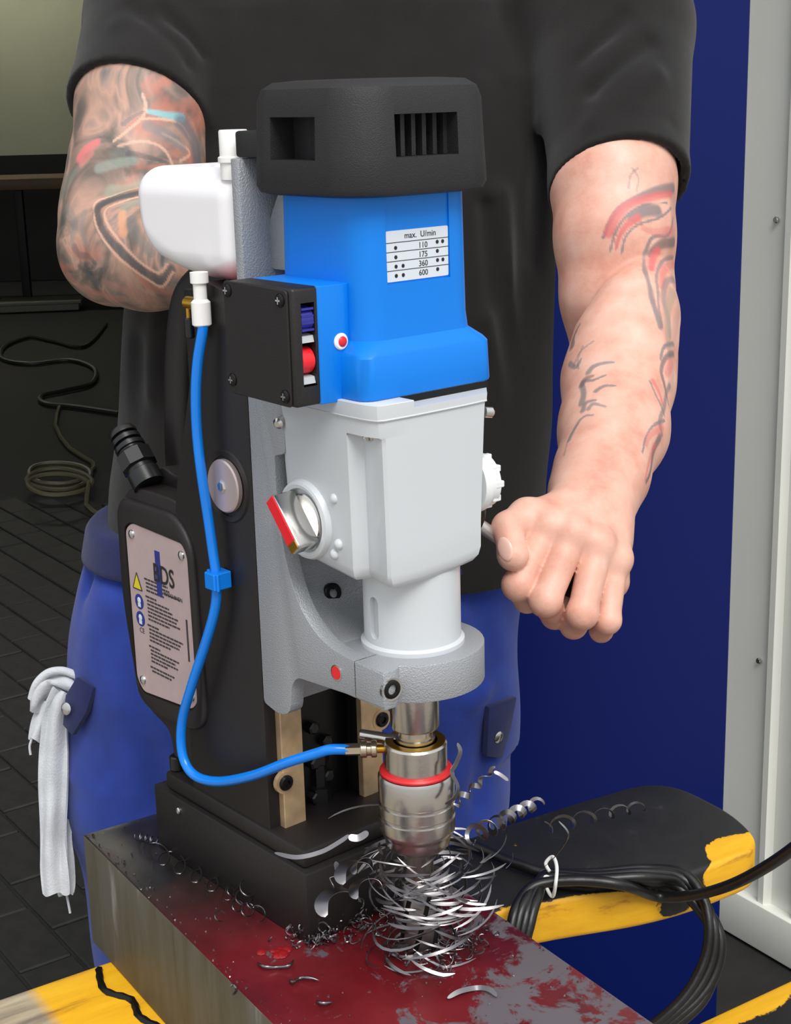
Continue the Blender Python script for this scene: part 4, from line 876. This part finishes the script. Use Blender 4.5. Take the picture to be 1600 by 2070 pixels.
STL = [  # left arm
 ([(345, 375), (290, 385), (240, 400), (200, 415), (196, 440), (215, 480), (255, 520), (300, 555), (328, 570), (345, 545)], 5.0, 5.0, DRK, .8),
 ([(345, 367), (285, 378), (235, 392), (192, 410), (190, 440), (212, 488), (250, 530), (300, 566), (328, 580), (350, 550)], .9, .9, PCH, .95),
 ([(345, 387), (300, 394), (245, 408), (212, 425), (222, 462), (260, 508), (300, 542), (322, 552), (338, 535)], .9, .9, PCH, .95),
 ([(246, 430), (250, 470)], 4, 5, (.66, .34, .2), .9), ([(160, 318), (175, 300), (195, 288)], 5, 4, (.75, .2, .2), .85), ([(165, 330), (185, 310)], 4, 3, (.72, .25, .22), .6),
 ([(300, 225), (335, 232), (368, 238)], 2.5, 4.5, (.22, .52, .56), .85), ([(288, 190), (295, 215), (285, 240), (250, 270), (230, 285)], 1.2, 1, PCH, .9), ([(290, 240), (320, 240), (365, 250), (385, 280)], 1.2, .8, PCH, .85),
 ([(240, 295), (290, 285), (330, 300), (350, 335)], 1, .8, PCH, .7), ([(330, 270), (365, 290), (385, 310), (365, 325)], .8, .8, PCH, .7), ([(260, 310), (310, 320), (340, 330)], 3, 1.5, DRK, .55),
 ([(370, 250), (395, 290), (400, 330)], 9, 9, (.12, .13, .15), .75), ([(250, 250), (270, 235), (290, 225)], 3, 1, GRY, .6), ([(300, 255), (345, 275), (370, 300)], 6, 5, (.2, .2, .21), .6),
 ([(225, 385), (260, 380), (320, 372)], 7, 7, (.33, .35, .26), .6), ([(250, 418), (290, 405), (330, 400)], 4, 4, (.28, .32, .24), .7), ([(265, 450), (280, 480), (305, 510)], 7, 5, (.19, .19, .18), .6),
 ([(150, 500), (160, 515), (178, 518), (192, 532)], 4, 2.5, DRK, .5), ([(160, 540), (185, 555), (205, 545), (200, 570)], 3, 2, DRK, .55), ([(180, 560), (200, 575)], 5, 4, (.13, .14, .15), .6), ([(140, 560), (180, 590), (250, 605)], 6, 5, (.58, .25, .2), .5), ([(215, 575), (260, 590), (310, 610)], 5, 5, (.5, .25, .2), .5),
 ([(135, 420), (150, 450), (145, 490)], 5, 3, (.22, .21, .2), .5), ([(170, 430), (165, 470), (180, 500)], 4, 2, (.24, .22, .21), .5), ([(200, 340), (235, 330), (270, 325)], 5, 4, (.35, .42, .36), .5)]
def inkon(V, fn, strokes):
    col = np.zeros((len(V), 4)); col[:, :3] = .5
    for pts, w0, w1, c, a in strokes:
        pp = [np.array(hit(fn, *q)) for q in pts]; pp = [np.array(q) for q in cr_path(pp, 4)]; n = len(pp)-1
        best = np.full(len(V), 9.); near = np.linalg.norm(V-np.mean(pp, 0), axis=1) < .14; idx = np.where(near)[0]; v = V[idx]; bw = np.zeros(len(idx))
        bd = np.full(len(idx), 9.)
        for i in range(n):
            ba = pp[i+1]-pp[i]; h = np.clip((v-pp[i])@ba/max(ba@ba, 1e-12), 0, 1); dd = np.linalg.norm(v-pp[i]-h[:, None]*ba, axis=1)
            ww = (w0+(w1-w0)*(i+h)/n)*.001; dd = dd/ww; bd = np.minimum(bd, dd)
        al_ = np.clip((1.25-bd)/.6, 0, 1)*a
        o = col[idx]; na = al_+o[:, 3]*(1-al_); k = np.where(na > 1e-6, al_/np.maximum(na, 1e-6), 0)[:, None]
        o[:, :3] = o[:, :3]*(1-k)+np.array(c)*k; o[:, 3] = na; col[idx] = o
    return col
STL = [(a, max(b_, 1.5), max(c_, 1.4), d_, e_) for a, b_, c_, d_, e_ in STL]
cR = inkon(VR, armR, STR); cL = inkon(VL, armL, STL)
V = np.concatenate([VR, VL, VT]); F = np.concatenate([FR_, FL_+len(VR), FT_+len(VR)+len(VL)])
tat = np.concatenate([cR, cL, np.tile([.5, .5, .5, 0.], (len(VT), 1))]); slm = np.zeros((len(V), 4)); slm[:, 3] = 1
slm[len(VR):len(VR)+len(VL), :3] = 1
person = tag(npmesh('person', V, F, 'skin', None, {'tattoo': tat, 'sleeve_mask': slm}), 'person in black t-shirt and blue work trousers with tattooed arms, gripping the feed bar', 'person')
# thumb nail
tn = Vector(hit(armR, 1021, 1110)); dz_ = (Vector(Q(1022, 1128, 1.083))-Vector(Q(1012, 1084, 1.09))).normalized(); nn = (CAM-tn).normalized()+RT*-.75; nn.normalize()
t = ball((0, 0, 0), .0078, seg=20, sc=(.80, 1.15, .20)); fr_ = frame(tn-nn*.0002, nn, dz_.cross(nn)); bmesh.ops.transform(t, matrix=fr_, verts=t.verts); obj('thumb_nail', t, 'nail', person)
t = ball(HC+np.array((0, .022, .048)), .098, seg=24, sc=(.86, 1.0, 1.0)); bmesh.ops.bisect_plane(t, geom=t.verts[:]+t.edges[:]+t.faces[:], plane_co=HC+np.array((0, -.04, .03)), plane_no=(0, -.75, -.65), clear_outer=True); obj('hair', t, 'hair_dark', person)
for s in (-1, 1): obj('eye', ball(HC+np.array((s*.031, -.079, .018)), .0115, seg=14), 'white_plastic', person)

# --- clothes
TS = np.array([(.93, -.074, 1.50, .224, .128), (1.00, -.072, 1.50, .226, .134), (1.10, -.062, 1.50, .218, .14), (1.25, -.050, 1.512, .212, .135), (1.36, -.036, 1.53, .203, .128), (1.46, -.03, 1.548, .196, .112), (1.53, -.03, 1.558, .165, .095), (1.59, -.03, 1.565, .085, .075), (1.66, -.03, 1.565, .07, .07)], np.float32)
def sect(p, T, pw=2.4):
    z = p[:, 2]; cx, cy, a, b_ = (np.interp(z, T[:, 0], T[:, k]) for k in (1, 2, 3, 4))
    q = (np.abs((p[:, 0]-cx)/a)**pw+np.abs((p[:, 1]-cy)/b_)**pw)**(1/pw)
    return (q-1)*np.minimum(a, b_)*.95
def crease(p, pts, amp, wd):
    """soft valley (amp > 0) or ridge along a polyline"""
    bd = np.full(len(p), 9., np.float32)
    for a, b_ in zip(pts, pts[1:]): bd = np.minimum(bd, sdc(p, a, b_, 0, 0))
    return amp*np.exp(-(bd/wd)**2)
HL0, HL1 = Q(330, 40, 1.47), Q(284, 215, 1.412); HR0, HR1 = Q(1238, 60, 1.44), Q(1243, 372, 1.366)
axL = (HL1-HL0)/np.linalg.norm(HL1-HL0); axR = (HR1-HR0)/np.linalg.norm(HR1-HR0)
nL = axL+np.array((-.10, -.10, -.05)); nL /= np.linalg.norm(nL); nR = axR+np.array((.16, -.16, -.0)); nR /= np.linalg.norm(nR)
CRS = [([Q(440, 0, 1.44), Q(432, 120, 1.44), Q(437, 230, 1.43), Q(455, 420, 1.43)], .012, .011), ([Q(330, 20, 1.38), Q(400, 120, 1.40)], .006, .008), ([Q(270, 10, 1.38), Q(370, 140, 1.38)], .005, .009), ([Q(240, 60, 1.38), Q(330, 160, 1.38)], -.004, .008),
       ([Q(480, 0, 1.43), Q(455, 150, 1.43)], -.006, .010), ([Q(1192, 0, 1.42), Q(1165, 120, 1.42), Q(1130, 260, 1.42), Q(1112, 370, 1.42), Q(1105, 520, 1.42)], .014, .012), ([Q(1160, 30, 1.41), Q(1110, 250, 1.41)], -.006, .011), ([Q(1260, 30, 1.35), Q(1190, 130, 1.36)], .006, .009), ([Q(1310, 90, 1.35), Q(1200, 190, 1.34)], .005, .009), ([Q(1330, 150, 1.34), Q(1200, 250, 1.33)], -.004, .010), ([Q(1340, 260, 1.34), Q(1210, 290, 1.33)], .003, .009),
       ([Q(1010, 400, 1.40), Q(1040, 600, 1.40), Q(1090, 760, 1.41)], -.007, .012), ([Q(985, 420, 1.40), Q(1010, 600, 1.40), Q(1060, 800, 1.41)], .007, .011), ([Q(1080, 480, 1.41), Q(1100, 640, 1.41)], .006, .010), ([Q(1000, 650, 1.40), Q(1050, 850, 1.41), Q(1060, 1000, 1.4)], -.006, .014), ([Q(270, 700, 1.44), Q(250, 850, 1.44), Q(235, 980, 1.44)], .006, .012), ([Q(330, 640, 1.42), Q(300, 800, 1.42)], -.006, .014),
       ([Q(640, 0, 1.43), Q(700, 140, 1.42)], -.004, .02), ([Q(1050, 0, 1.42), Q(990, 140, 1.41)], .004, .02), ([Q(560, 20, 1.43), Q(520, 140, 1.42)], .004, .018)]
def sl0(p, k):
    if k == 0: return chain(p, [(HL0+axL*-.04+np.array((.05, .03, .0)), .086), (HL0, .074), (HL1, .0655), (HL1+axL*.06, .0665)], .01)
    return chain(p, [(HR0+axR*-.05+np.array((-.04, .03, .0)), .086), (HR0, .076), (HR1+np.array((.004, 0, 0)), .0615), (HR1+axR*.06+np.array((.006, 0, 0)), .0640)], .01)
def shirt0(p):
    d = sect(p, TS)
    ns = .0022*np.sin(p[:, 0]*38+np.sin(p[:, 2]*17)*1.6+p[:, 2]*9)*np.clip((1.25-p[:, 2])/.25, .15, 1)
    d = d+ns
    sl = sl0(p, 0); sr = sl0(p, 1)
    sl = np.maximum(sl, (p-(HL1+axL*.012))@nL.astype(np.float32)); sr = np.maximum(sr, (p-(HR1+axR*.004))@nR.astype(np.float32))
    return d, sl, sr
def shirt_fold(p, d):
    for pts, am, wd in CRS: d = d+crease(p, pts, am, wd)
    return d
def shirt(p):
    t, sl, sr = shirt0(p)
    # the arm holes, the neck and the hem stay open
    d0 = smin(smin(t, sl, .022), sr, .022); d = d0.copy(); nb = np.abs(d0) < .03
    if nb.any(): d[nb] = shirt_fold(p[nb], d0[nb])
    inn = np.minimum(smin(t, sl0(p, 0), .022), sl0(p, 1))+.0085+(d-d0)
    d = np.maximum(d, .985-p[:, 2]); d = np.maximum(d, p[:, 2]-1.565-.10*(p[:, 1]-1.56))
    return np.maximum(d, -inn)
Vs, Fs = surf(shirt, (-.36, 1.26, .96), (.32, 1.72, 1.68), .0032)
npmesh('t_shirt', Vs, Fs, 'shirt_black', person)['label'] = 'black short-sleeved t-shirt'
PT = np.array([(.78, -.115, 1.49, .225, .12), (.88, -.112, 1.49, .222, .13), (.97, -.095, 1.495, .215, .132), (1.06, -.082, 1.50, .208, .125)], np.float32)
LGL = [(np.array((-.212, 1.50, .95)), .114), (np.array((-.243, 1.478, .74)), .108), (np.array((-.238, 1.47, .50)), .094), (np.array((-.235, 1.50, .07)), .085)]
LGR = [(np.array((.004, 1.50, .95)), .116), (np.array((.004, 1.478, .74)), .106), (np.array((-.015, 1.47, .50)), .092), (np.array((-.02, 1.50, .07)), .085)]
PCR = [([Q(165, 1120, 1.50), Q(260, 1180, 1.47), Q(340, 1210, 1.47)], .006, .014), ([Q(190, 1170, 1.52), Q(205, 1270, 1.52)], .008, .012), ([Q(182, 1470, 1.54), Q(196, 1650, 1.53), Q(192, 1900, 1.56)], .004, .005), ([Q(300, 1400, 1.49), Q(330, 1600, 1.50)], .006, .02), ([Q(960, 1200, 1.47), Q(1030, 1400, 1.50)], .006, .014), ([Q(1000, 1480, 1.51), Q(965, 1620, 1.53)], .008, .012), ([Q(1020, 1380, 1.50), Q(960, 1420, 1.49)], -.005, .012), ([Q(240, 1220, 1.49), Q(200, 1330, 1.51)], -.005, .02)]
def trousers(p):
    d = np.maximum(sect(p, PT), np.maximum(.80-p[:, 2], p[:, 2]-1.03))
    d = smin(d, chain(p, LGL, .02), .03); d = smin(d, chain(p, LGR, .02), .03)
    d = d+.002*np.sin(p[:, 2]*33+p[:, 0]*21+np.sin(p[:, 1]*30))
    for pts, am, wd in PCR: d = d+crease(p, pts, am, wd)
    return smax(d, p[:, 2]-1.025, .006)
Vp, Fp = surf(trousers, (-.40, 1.30, -.03), (.16, 1.68, 1.06), .0042)
tr = npmesh('work_trousers', Vp, Fp, 'trouser_blue', person); tr['label'] = 'royal blue work trousers'
# waistband as a bulging navy band at the hip
Vb, Fb = surf(lambda p: smax(sect(p, PT)-.0105, np.abs(p[:, 2]-1.022)-.021, .008), (-.33, 1.33, .96), (.17, 1.66, 1.06), .0045)
npmesh('waistband', Vb, Fb, 'trouser_navy', person)
# pocket flaps with press studs
def flap(q, d, nm='pocket_flap', stud=None, off=(.004, .004)):
    pts = [Vector(Q(x, y, d_)) for x, y, d_ in q]; n_ = (pts[1]-pts[0]).cross(pts[2]-pts[0]).normalized()
    if n_.dot(CAM-pts[0]) < 0: n_ = -n_
    t = bmesh.new(); a = [t.verts.new(p_+n_*.003) for p_ in pts]; b2 = [t.verts.new(p_-n_*.004) for p_ in pts]; k = len(pts)
    t.faces.new(a); t.faces.new(b2[::-1])
    for i in range(k): t.faces.new((a[i], a[(i+1) % k], b2[(i+1) % k], b2[i]))
    bmesh.ops.recalc_face_normals(t, faces=t.faces); bev(t, .0015, 2, 40)
    o = obj(nm, t, 'trouser_navy', person)
    if stud:
        s = Vector(Q(*stud)); s = s-n_*((s-pts[0]).dot(n_))+n_*.003; obj('press_stud', lathe([(.0062, 0), (.0062, .0012), (.0045, .0022), (1e-5, .0022)], 18, frame(s, n_)), 'chrome', o)
flap([(158, 1368, 1.505), (193, 1390, 1.494), (178, 1440, 1.498), (150, 1487, 1.512), (130, 1465, 1.522), (136, 1405, 1.520)], 0, stud=(139, 1432, 1.51))
flap([(985, 1428, 1.500), (1042, 1408, 1.530), (1030, 1470, 1.535), (1012, 1532, 1.535), (980, 1528, 1.515)], 0, stud=(1008, 1490, 1.52))
for x, s in ((-.225, -1), (-.02, 1)):
    def boot(p, x=x): return smin(np.maximum(sdc(p, (x, 1.52, .055), (x+.02*s, 1.34, .045), .052, .048), .0-p[:, 2]), sdc(p, (x, 1.51, .06), (x, 1.50, .16), .05, .05), .02)
    Vk, Fk = surf(boot, (x-.09, 1.26, -.02), (x+.1, 1.6, .24), .006); npmesh('boot', Vk, Fk, 'boot_black', person)
# ------------------------------------------------------------------ power cable in loops over the far plank
def onz(x, y, z):
    d = RT*((x-800)/FPX)+UP*((1035-y)/FPX)+FW; return CAM+d*((z-CAM.z)/d.z)
rc = random.Random(5); cp = [onz(880, 1690, .7775), onz(940, 1702, .7775), onz(990, 1722, .778), onz(1050, 1748, .779)]
ZC = (.7765, .783, .7885, .779)
for k in range(4):
    j = lambda a: rc.uniform(-a, a); e = k*9
    top = [onz(1105, 1764+k*5, ZC[k]), onz(1200, 1766+k*6, ZC[k]), onz(1310, 1757+k*8, ZC[k])]
    rest = [(1392-6*k, 1772+8*k, 1.345), (1432+10*k-(k == 3)*14, 1850+14*k, 1.325), (1424+11*k-(k == 3)*16, 1945+12*k, 1.318), (1362+9*k, 2040+5*k, 1.312), (1245, 2110+e, 1.31), (1120-4*k, 2075, 1.29), (1058-9*k, 1965, 1.285), (1072-13*k+j(4), 1862, 1.29), (1090-9*k, 1806, 1.308)]
    cp += top+[at(*q) for q in rest]
cp += [onz(1100, 1785, .790), onz(1180, 1780, .792), onz(1262, 1790, .787), at(1330, 1812, 1.345), at(1400, 1810, 1.32), at(1475, 1790, 1.28), at(1550, 1752, 1.22), at(1630, 1695, 1.16), at(1740, 1600, 1.08)]
cable = tag(obj('power_cable', tube(cr_path(cp, 7), .0049, 10), 'cable_black', smooth=80), 'black power cable coiled in loops over the far end of the plank', 'cable')
tie = cr_path([onz(1112, 1762, .795), onz(1104, 1745, .80), onz(1118, 1732, .806), onz(1126, 1752, .803), onz(1124, 1785, .795), at(1118, 1812, 1.315), at(1106, 1795, 1.313), at(1103, 1772, 1.318), at(1125, 1782, 1.315), at(1140, 1784, 1.312)], 6)
tag(obj('string_tie', tube(tie, .0016, 8), 'string_white'), 'white string knotted round the coiled black cable', 'string')

# ------------------------------------------------------------------ rag hanging from the trouser pocket
def cloth_strip(pts, folds, amp, ph, th=.0026, n=7, m=19):
    path = cr_path([at(x, y, d) for x, y, d, w_ in pts], n); k = len(path); ws = [w_*d/FPX for x, y, d, w_ in pts]; t = bmesh.new(); rows = []
    for i, p in enumerate(path):
        s = i/(k-1)*(len(pts)-1); q = min(int(s), len(pts)-2); w_ = ws[q]+(ws[q+1]-ws[q])*(s-q)
        d = (path[min(i+1, k-1)]-path[max(i-1, 0)]).normalized(); ac = d.cross(FW).normalized(); row = []
        for j in range(m):
            e = j/(m-1)-.5; f_ = amp*math.sin(math.tau*folds*e+ph+s*.5)*(1+.4*math.sin(s*2.1+ph))-abs(e)**2*.02
            row.append(t.verts.new(p+ac*(w_*e*(1+.05*math.sin(s*3+ph)))-FW*f_+Vector((0, 0, .002*math.sin(9*e+s*4)))))
        rows.append(row)
    for a, c in zip(rows, rows[1:]):
        for j in range(m-1): t.faces.new((a[j], a[j+1], c[j+1], c[j]))
    bmesh.ops.recalc_face_normals(t, faces=t.faces); bmesh.ops.solidify(t, geom=t.faces[:], thickness=th); return t
rag = empty('cleaning_rag', at(110, 1600, 1.545), 0, 'pale grey cotton rag hanging from the trouser pocket', 'rag')
def rag_part(nm, bm):
    bmesh.ops.translate(bm, verts=bm.verts, vec=-at(110, 1600, 1.545)); return obj(nm, bm, 'rag_grey', rag, smooth=70)
rag_part('hanging_end', cloth_strip([(128, 1400, 1.535, 44), (112, 1440, 1.535, 52), (107, 1520, 1.537, 60), (106, 1620, 1.54, 60), (107, 1720, 1.54, 60), (112, 1808, 1.54, 52)], 1.6, .0042, .4))
rag_part('under_layer', cloth_strip([(122, 1660, 1.556, 34), (128, 1740, 1.556, 38), (134, 1808, 1.556, 28)], 1.0, .003, 2.))
rag_part('folded_top', cloth_strip([(158, 1392, 1.536, 46), (128, 1378, 1.538, 46), (96, 1384, 1.54, 46), (80, 1412, 1.545, 40), (78, 1440, 1.55, 34)], 1.3, .0060, 1.2))
rag_part('short_tail', cloth_strip([(92, 1420, 1.552, 30), (80, 1456, 1.552, 30), (70, 1496, 1.552, 24)], .8, .003, .2))
rag_part('rolled_hem', tube(cr_path([at(*q) for q in ((156, 1366, 1.53), (128, 1356, 1.531), (98, 1360, 1.533), (74, 1382, 1.537), (64, 1412, 1.543))], 6), .0042, 10))
for q in ([(66, 1490, 1.552), (60, 1508, 1.552), (62, 1526, 1.552)], [(134, 1805, 1.556), (138, 1825, 1.556), (142, 1846, 1.556)]):
    rag_part('loose_thread', tube(cr_path([at(*s) for s in q], 4), .0014, 6))

# ------------------------------------------------------------------ steel swarf
def helix(p0, p1, r0, r1, turns, seed=0, n=14, wob=.1, sag=0.):
    p0 = Vector(p0); p1 = Vector(p1); ax = (p1-p0).normalized(); e1 = ax.orthogonal().normalized(); e2 = ax.cross(e1); g = random.Random(seed); ph = g.uniform(0, 6.28); o = []; K = int(n*turns)+1
    for i in range(K):
        t = i/(K-1); a = ph+turns*math.tau*t; r = (r0+(r1-r0)*t)*(1+wob*math.sin(5*t+ph)); o.append(p0.lerp(p1, t)+(e1*math.cos(a)+e2*math.sin(a))*r+Vector((0, 0, -sag*math.sin(math.pi*t))))
    return o
def chip(name, path, wd, label, th=.00018, group=None, m='chip_steel', rnd=False):
    k = len(path); rad = [1-.75*abs(2*i/(k-1)-1)**6 for i in range(k)]
    bm = tube(path, [r*wd for r in rad], 6) if rnd else tube(path, rad, 4, flat=(wd, th))
    return tag(obj(name, bm, m, smooth=60), label, 'metal chip', group or 'steel chips from the cutter')
chip('curled_chip', helix(at(948, 1692, 1.045), at(1092, 1622, 1.12), .0052, .0042, 7, 1), .0022, 'long twisted bright chip curling up over the dark plank')
chip('curled_chip', helix(at(1095, 1672, 1.14), onz(1305, 1628, .782), .0050, .0048, 5.5, 2), .0013, 'thin wavy chip trailing along the black plank top')
chip('curled_chip', helix(at(918, 1628, 1.03), at(1002, 1552, 1.04), .0030, .0012, 4, 3), .0020, 'twisted chip sticking up beside the tool holder')
chip('straight_chip', cr_path([at(999, 1560, 1.04), at(1012, 1566, 1.04), at(1028, 1578, 1.04)], 4), .0013, 'short straight sliver at the tip of the upright twisted chip')
chip('curled_chip', cr_path([at(925, 1502, 1.02), at(931, 1520, 1.02), at(922, 1545, 1.02), at(914, 1562, 1.018), at(926, 1590, 1.018), at(920, 1612, 1.016), at(900, 1625, 1.014)], 6), .0020, 'hooked chip clinging to the red seal ring of the holder')
chip('coil_chip', helix(onz(276, 1690, .874), onz(318, 1700, .874), .0028, .0036, 4, 4), .0006, 'tight small coil chip beside the drilled hole in the block', rnd=True)
# loose spring lying along the magnet foot
sp1 = []
for i in range(80):
    t = i/79; a = t*math.tau*5.2+2.6; c_ = (308+170*t, 1712+92*t); sp1.append(onz(c_[0]+19*math.cos(a)-4, c_[1]+19*math.sin(a)*.95+4, .8735+.0045*(1+math.sin(a))))
chip('spring_chip', sp1, .00065, 'thin springy chip stretched along the side of the magnet foot', rnd=True)
g = random.Random(11)
for i, (x, y, r, tn) in enumerate(((470, 1800, 14, 1.3), (492, 1812, 22, 1.1), (505, 1790, 26, .8), (480, 1832, 13, 1.5), (500, 1840, 16, 1.2), (512, 1822, 20, .9), (446, 1850, 13, .8), (520, 1850, 22, .7))):
    pts = []; a0 = g.uniform(0, 6.28)
    for k in range(22):
        a = a0+tn*math.tau*k/21; rr = r*(1-.35*k/21); pts.append(onz(x+rr*math.cos(a), y+rr*math.sin(a), .8725+.010*abs(math.sin(a*.5))+.0004*k))
    chip('curled_chip', pts, .0006, ('small wiry loop at the end of the stretched springy chip', 'round wiry ring in the tangle beside the magnet foot', 'wide open arc at the top of the wiry tangle', 'tight wiry knot low in the tangle beside the foot', 'wiry curl just above the tight knot in the tangle', 'wiry arc at the right of the tangle against the foot', 'lone wiry hook on the dark oil left of the tangle', 'lowest wide arc of the tangle nearest the foot corner')[i], rnd=True, group='wiry curls beside the magnet foot')
for i, pts in enumerate(([(520, 1945), (535, 1954), (560, 1955), (585, 1952), (594, 1940)], [(585, 1978), (592, 1985), (605, 1978), (625, 1976), (645, 1982)], [(905, 2018), (930, 2004), (965, 1997), (990, 2000), (1006, 2014)], [(465, 1995), (472, 1990), (478, 2002), (470, 2012)], [(640, 2022), (652, 2028), (672, 2026)])):
    lab = ('long thin chip lying on the red oil below the foot corner', 'crooked thin chip lying on the red oil near the block edge', 'bowed wide sliver lying on the wet grey patch in front', 'tiny hook chip on the edge of the block', 'short forked chip on the red oil')[i]
    chip('loose_chip', cr_path([onz(x, y, .8722+.0015*(k % 2)) for k, (x, y) in enumerate(pts)], 5), .0010 if i != 2 else .0017, lab, rnd=i != 2)
chip('blade_chip', cr_path([at(556, 1724, 1.01), at(600, 1733, 1.0), at(650, 1722, 1.0), at(690, 1700, 1.0), at(706, 1688, 1.0)], 8), .0016, 'long sabre-shaped ribbon chip across the foot of the brass rail')
chip('blade_chip', cr_path([at(705, 1692, .995), at(725, 1694, .995), at(745, 1682, .995)], 6), .0024, 'short bright ribbon chip left of the tool holder')
chip('blade_chip', cr_path([at(678, 1742, .995), at(686, 1770, .995), at(668, 1778, .995), at(676, 1795, .99)], 6), .0026, 'bright folded ribbon chip in front of the magnet foot')
chip('blade_chip', cr_path([at(1130, 1660, 1.10), at(1150, 1690, 1.10), at(1120, 1735, 1.12), at(1090, 1760, 1.14)], 6), .0008, 'thin arched chip over the cable on the plank')
# broad translucent-looking ribbons left of the cutter
for i, (x, y, r, w_) in enumerate(((722, 1768, 34, .0042), (745, 1800, 30, .0036), (690, 1830, 40, .0048), (735, 1755, 20, .003))):
    pts = [at(x+r*math.cos(a), y+r*.8*math.sin(a), .99+.012*math.cos(a+1)) for a in [2.4+k*.16 for k in range(24)]]
    chip('ribbon_chip', pts, w_, ('broad grey ribbon loop before the foot, highest of four', 'broad grey ribbon loop before the foot, nearest the cutter', 'broad grey ribbon loop before the foot, lowest of four', 'small grey ribbon loop tucked behind the broad ones')[i])
# the nest whirled up round the cutter: too many to count
def nest(n, seed, cx, cy, zr, rr, wr, rnd_th=.00016, arc=(.6, 2.4), tilt=.5):
    g = random.Random(seed); bm = bmesh.new()
    for i in range(n):
        z = g.uniform(*zr); R0 = g.uniform(*rr); a0 = g.uniform(0, 6.28); ln = g.uniform(*arc); tl = g.uniform(-tilt, tilt); ph = g.uniform(0, 6.28); off = Vector((g.gauss(0, .006), g.gauss(0, .006), 0)); sp = g.uniform(-.25, .45); p = []
        K = 9
        for k in range(K):
            a = a0+ln*k/(K-1); r = R0*(1+sp*k/(K-1)); zz = z+R0*tl*math.sin(a+ph)
            w3 = LW(cx+r*math.cos(a), cy+r*math.sin(a), max(.0012, zz)); p.append(w3+off)
        wd = g.uniform(*wr); rad = [1-.8*abs(2*k/(K-1)-1)**4 for k in range(K)]
        tube(p, rad, 4, bm=bm, flat=(wd, rnd_th))
    return bm
tag(obj('swarf_nest', nest(120, 21, SU, 0, (.001, .074), (.0135, .033), (.0003, .0012), tilt=.9, arc=(.5, 2.0)), 'chip_steel', smooth=60), 'nest of bright steel swarf whirling round the cutter', 'swarf', kind='stuff')
tag(obj('swarf_spray', nest(60, 22, SU+.004, .012, (.045, .075), (.026, .050), (.0004, .0014), arc=(.3, 1.2)), 'chip_steel', smooth=60), 'spray of thin steel slivers flying out under the tool holder', 'swarf', kind='stuff')
def pile(n, seed, pts, spread, rr, wr, h):
    g = random.Random(seed); bm = bmesh.new()
    for i in range(n):
        t = g.random()*(len(pts)-1); k = int(t); a = Vector(pts[k]).lerp(Vector(pts[min(k+1, len(pts)-1)]), t-k); c_ = a+Vector((g.gauss(0, spread), g.gauss(0, spread), 0)); z = BLK_Z1+abs(g.gauss(0, h))+.0012
        r = g.uniform(*rr); a0 = g.uniform(0, 6.28); ln = g.uniform(1.2, 5.); ax = Vector((g.gauss(0, 1), g.gauss(0, 1), g.gauss(0, 1))).normalized(); e1 = ax.orthogonal().normalized(); e2 = ax.cross(e1); p = []
        for q in range(9):
            an = a0+ln*q/8; v = e1*math.cos(an)+e2*math.sin(an); w3 = Vector((c_.x, c_.y, z))+v*r+ax*(r*.5*q/8); w3.z = max(w3.z, BLK_Z1+.0006); p.append(w3)
        tube(p, g.uniform(*wr), 5, bm=bm)
    return bm
tag(obj('swarf_pile', pile(150, 31, [onz(585, 1905, BLK_Z1), onz(630, 1915, BLK_Z1), onz(700, 1890, BLK_Z1), onz(770, 1862, BLK_Z1), onz(830, 1838, BLK_Z1)], .006, (.001, .004), (.0003, .0007), .005), 'chip_steel', smooth=60), 'ridge of small curly swarf along the front of the magnet foot', 'swarf', kind='stuff')
tag(obj('swarf_skirt', pile(80, 32, [onz(800, 1930, BLK_Z1), onz(870, 1950, BLK_Z1), onz(940, 1930, BLK_Z1), onz(960, 1880, BLK_Z1)], .009, (.002, .006), (.0003, .0007), .003), 'chip_steel', smooth=60), 'loose swarf lying round the bored hole on the red oil', 'swarf', kind='stuff')
# crumbs of steel over the block
g = random.Random(41); bm = bmesh.new()
for i in range(420):
    u = g.uniform(.0, .42)**1; v = g.uniform(.004, .197)
    if g.random() < .35: v = g.choice((g.uniform(.001, .008), .199-abs(g.gauss(0, .004))))
    p = BL(u, v, BLK_Z1); l_ = toL(p)
    if -.205 < l_.x < .004 and abs(l_.y) < .061: continue
    s = g.uniform(.0003, .0011); t = bmesh.new(); bmesh.ops.create_cone(t, cap_ends=True, segments=3, radius1=s, radius2=s*.3, depth=s*1.4)
    bmesh.ops.transform(t, matrix=Matrix.Translation(p+Vector((0, 0, s*.6))) @ Matrix.Rotation(g.uniform(0, 6), 4, (g.random(), g.random(), 1)), verts=t.verts); merge(bm, t)
tag(obj('steel_crumbs', bm, 'chip_steel', smooth=None), 'fine steel crumbs scattered over the oily block', 'swarf', kind='stuff')
# rust-red paste smear by the foot corner
bm = bmesh.new(); g = random.Random(9); cpt = onz(568, 1925, BLK_Z1)
for i in range(14): ball((cpt.x+g.gauss(0, .006), cpt.y+g.gauss(0, .005), BLK_Z1+.0005), g.uniform(.002, .005), bm, 8, (1, 1, .45))
tag(obj('oil_paste', bm, mat('paste_red', '#8E1518', .3)), 'clot of red cutting paste by the near corner of the foot', 'cutting paste', kind='stuff')
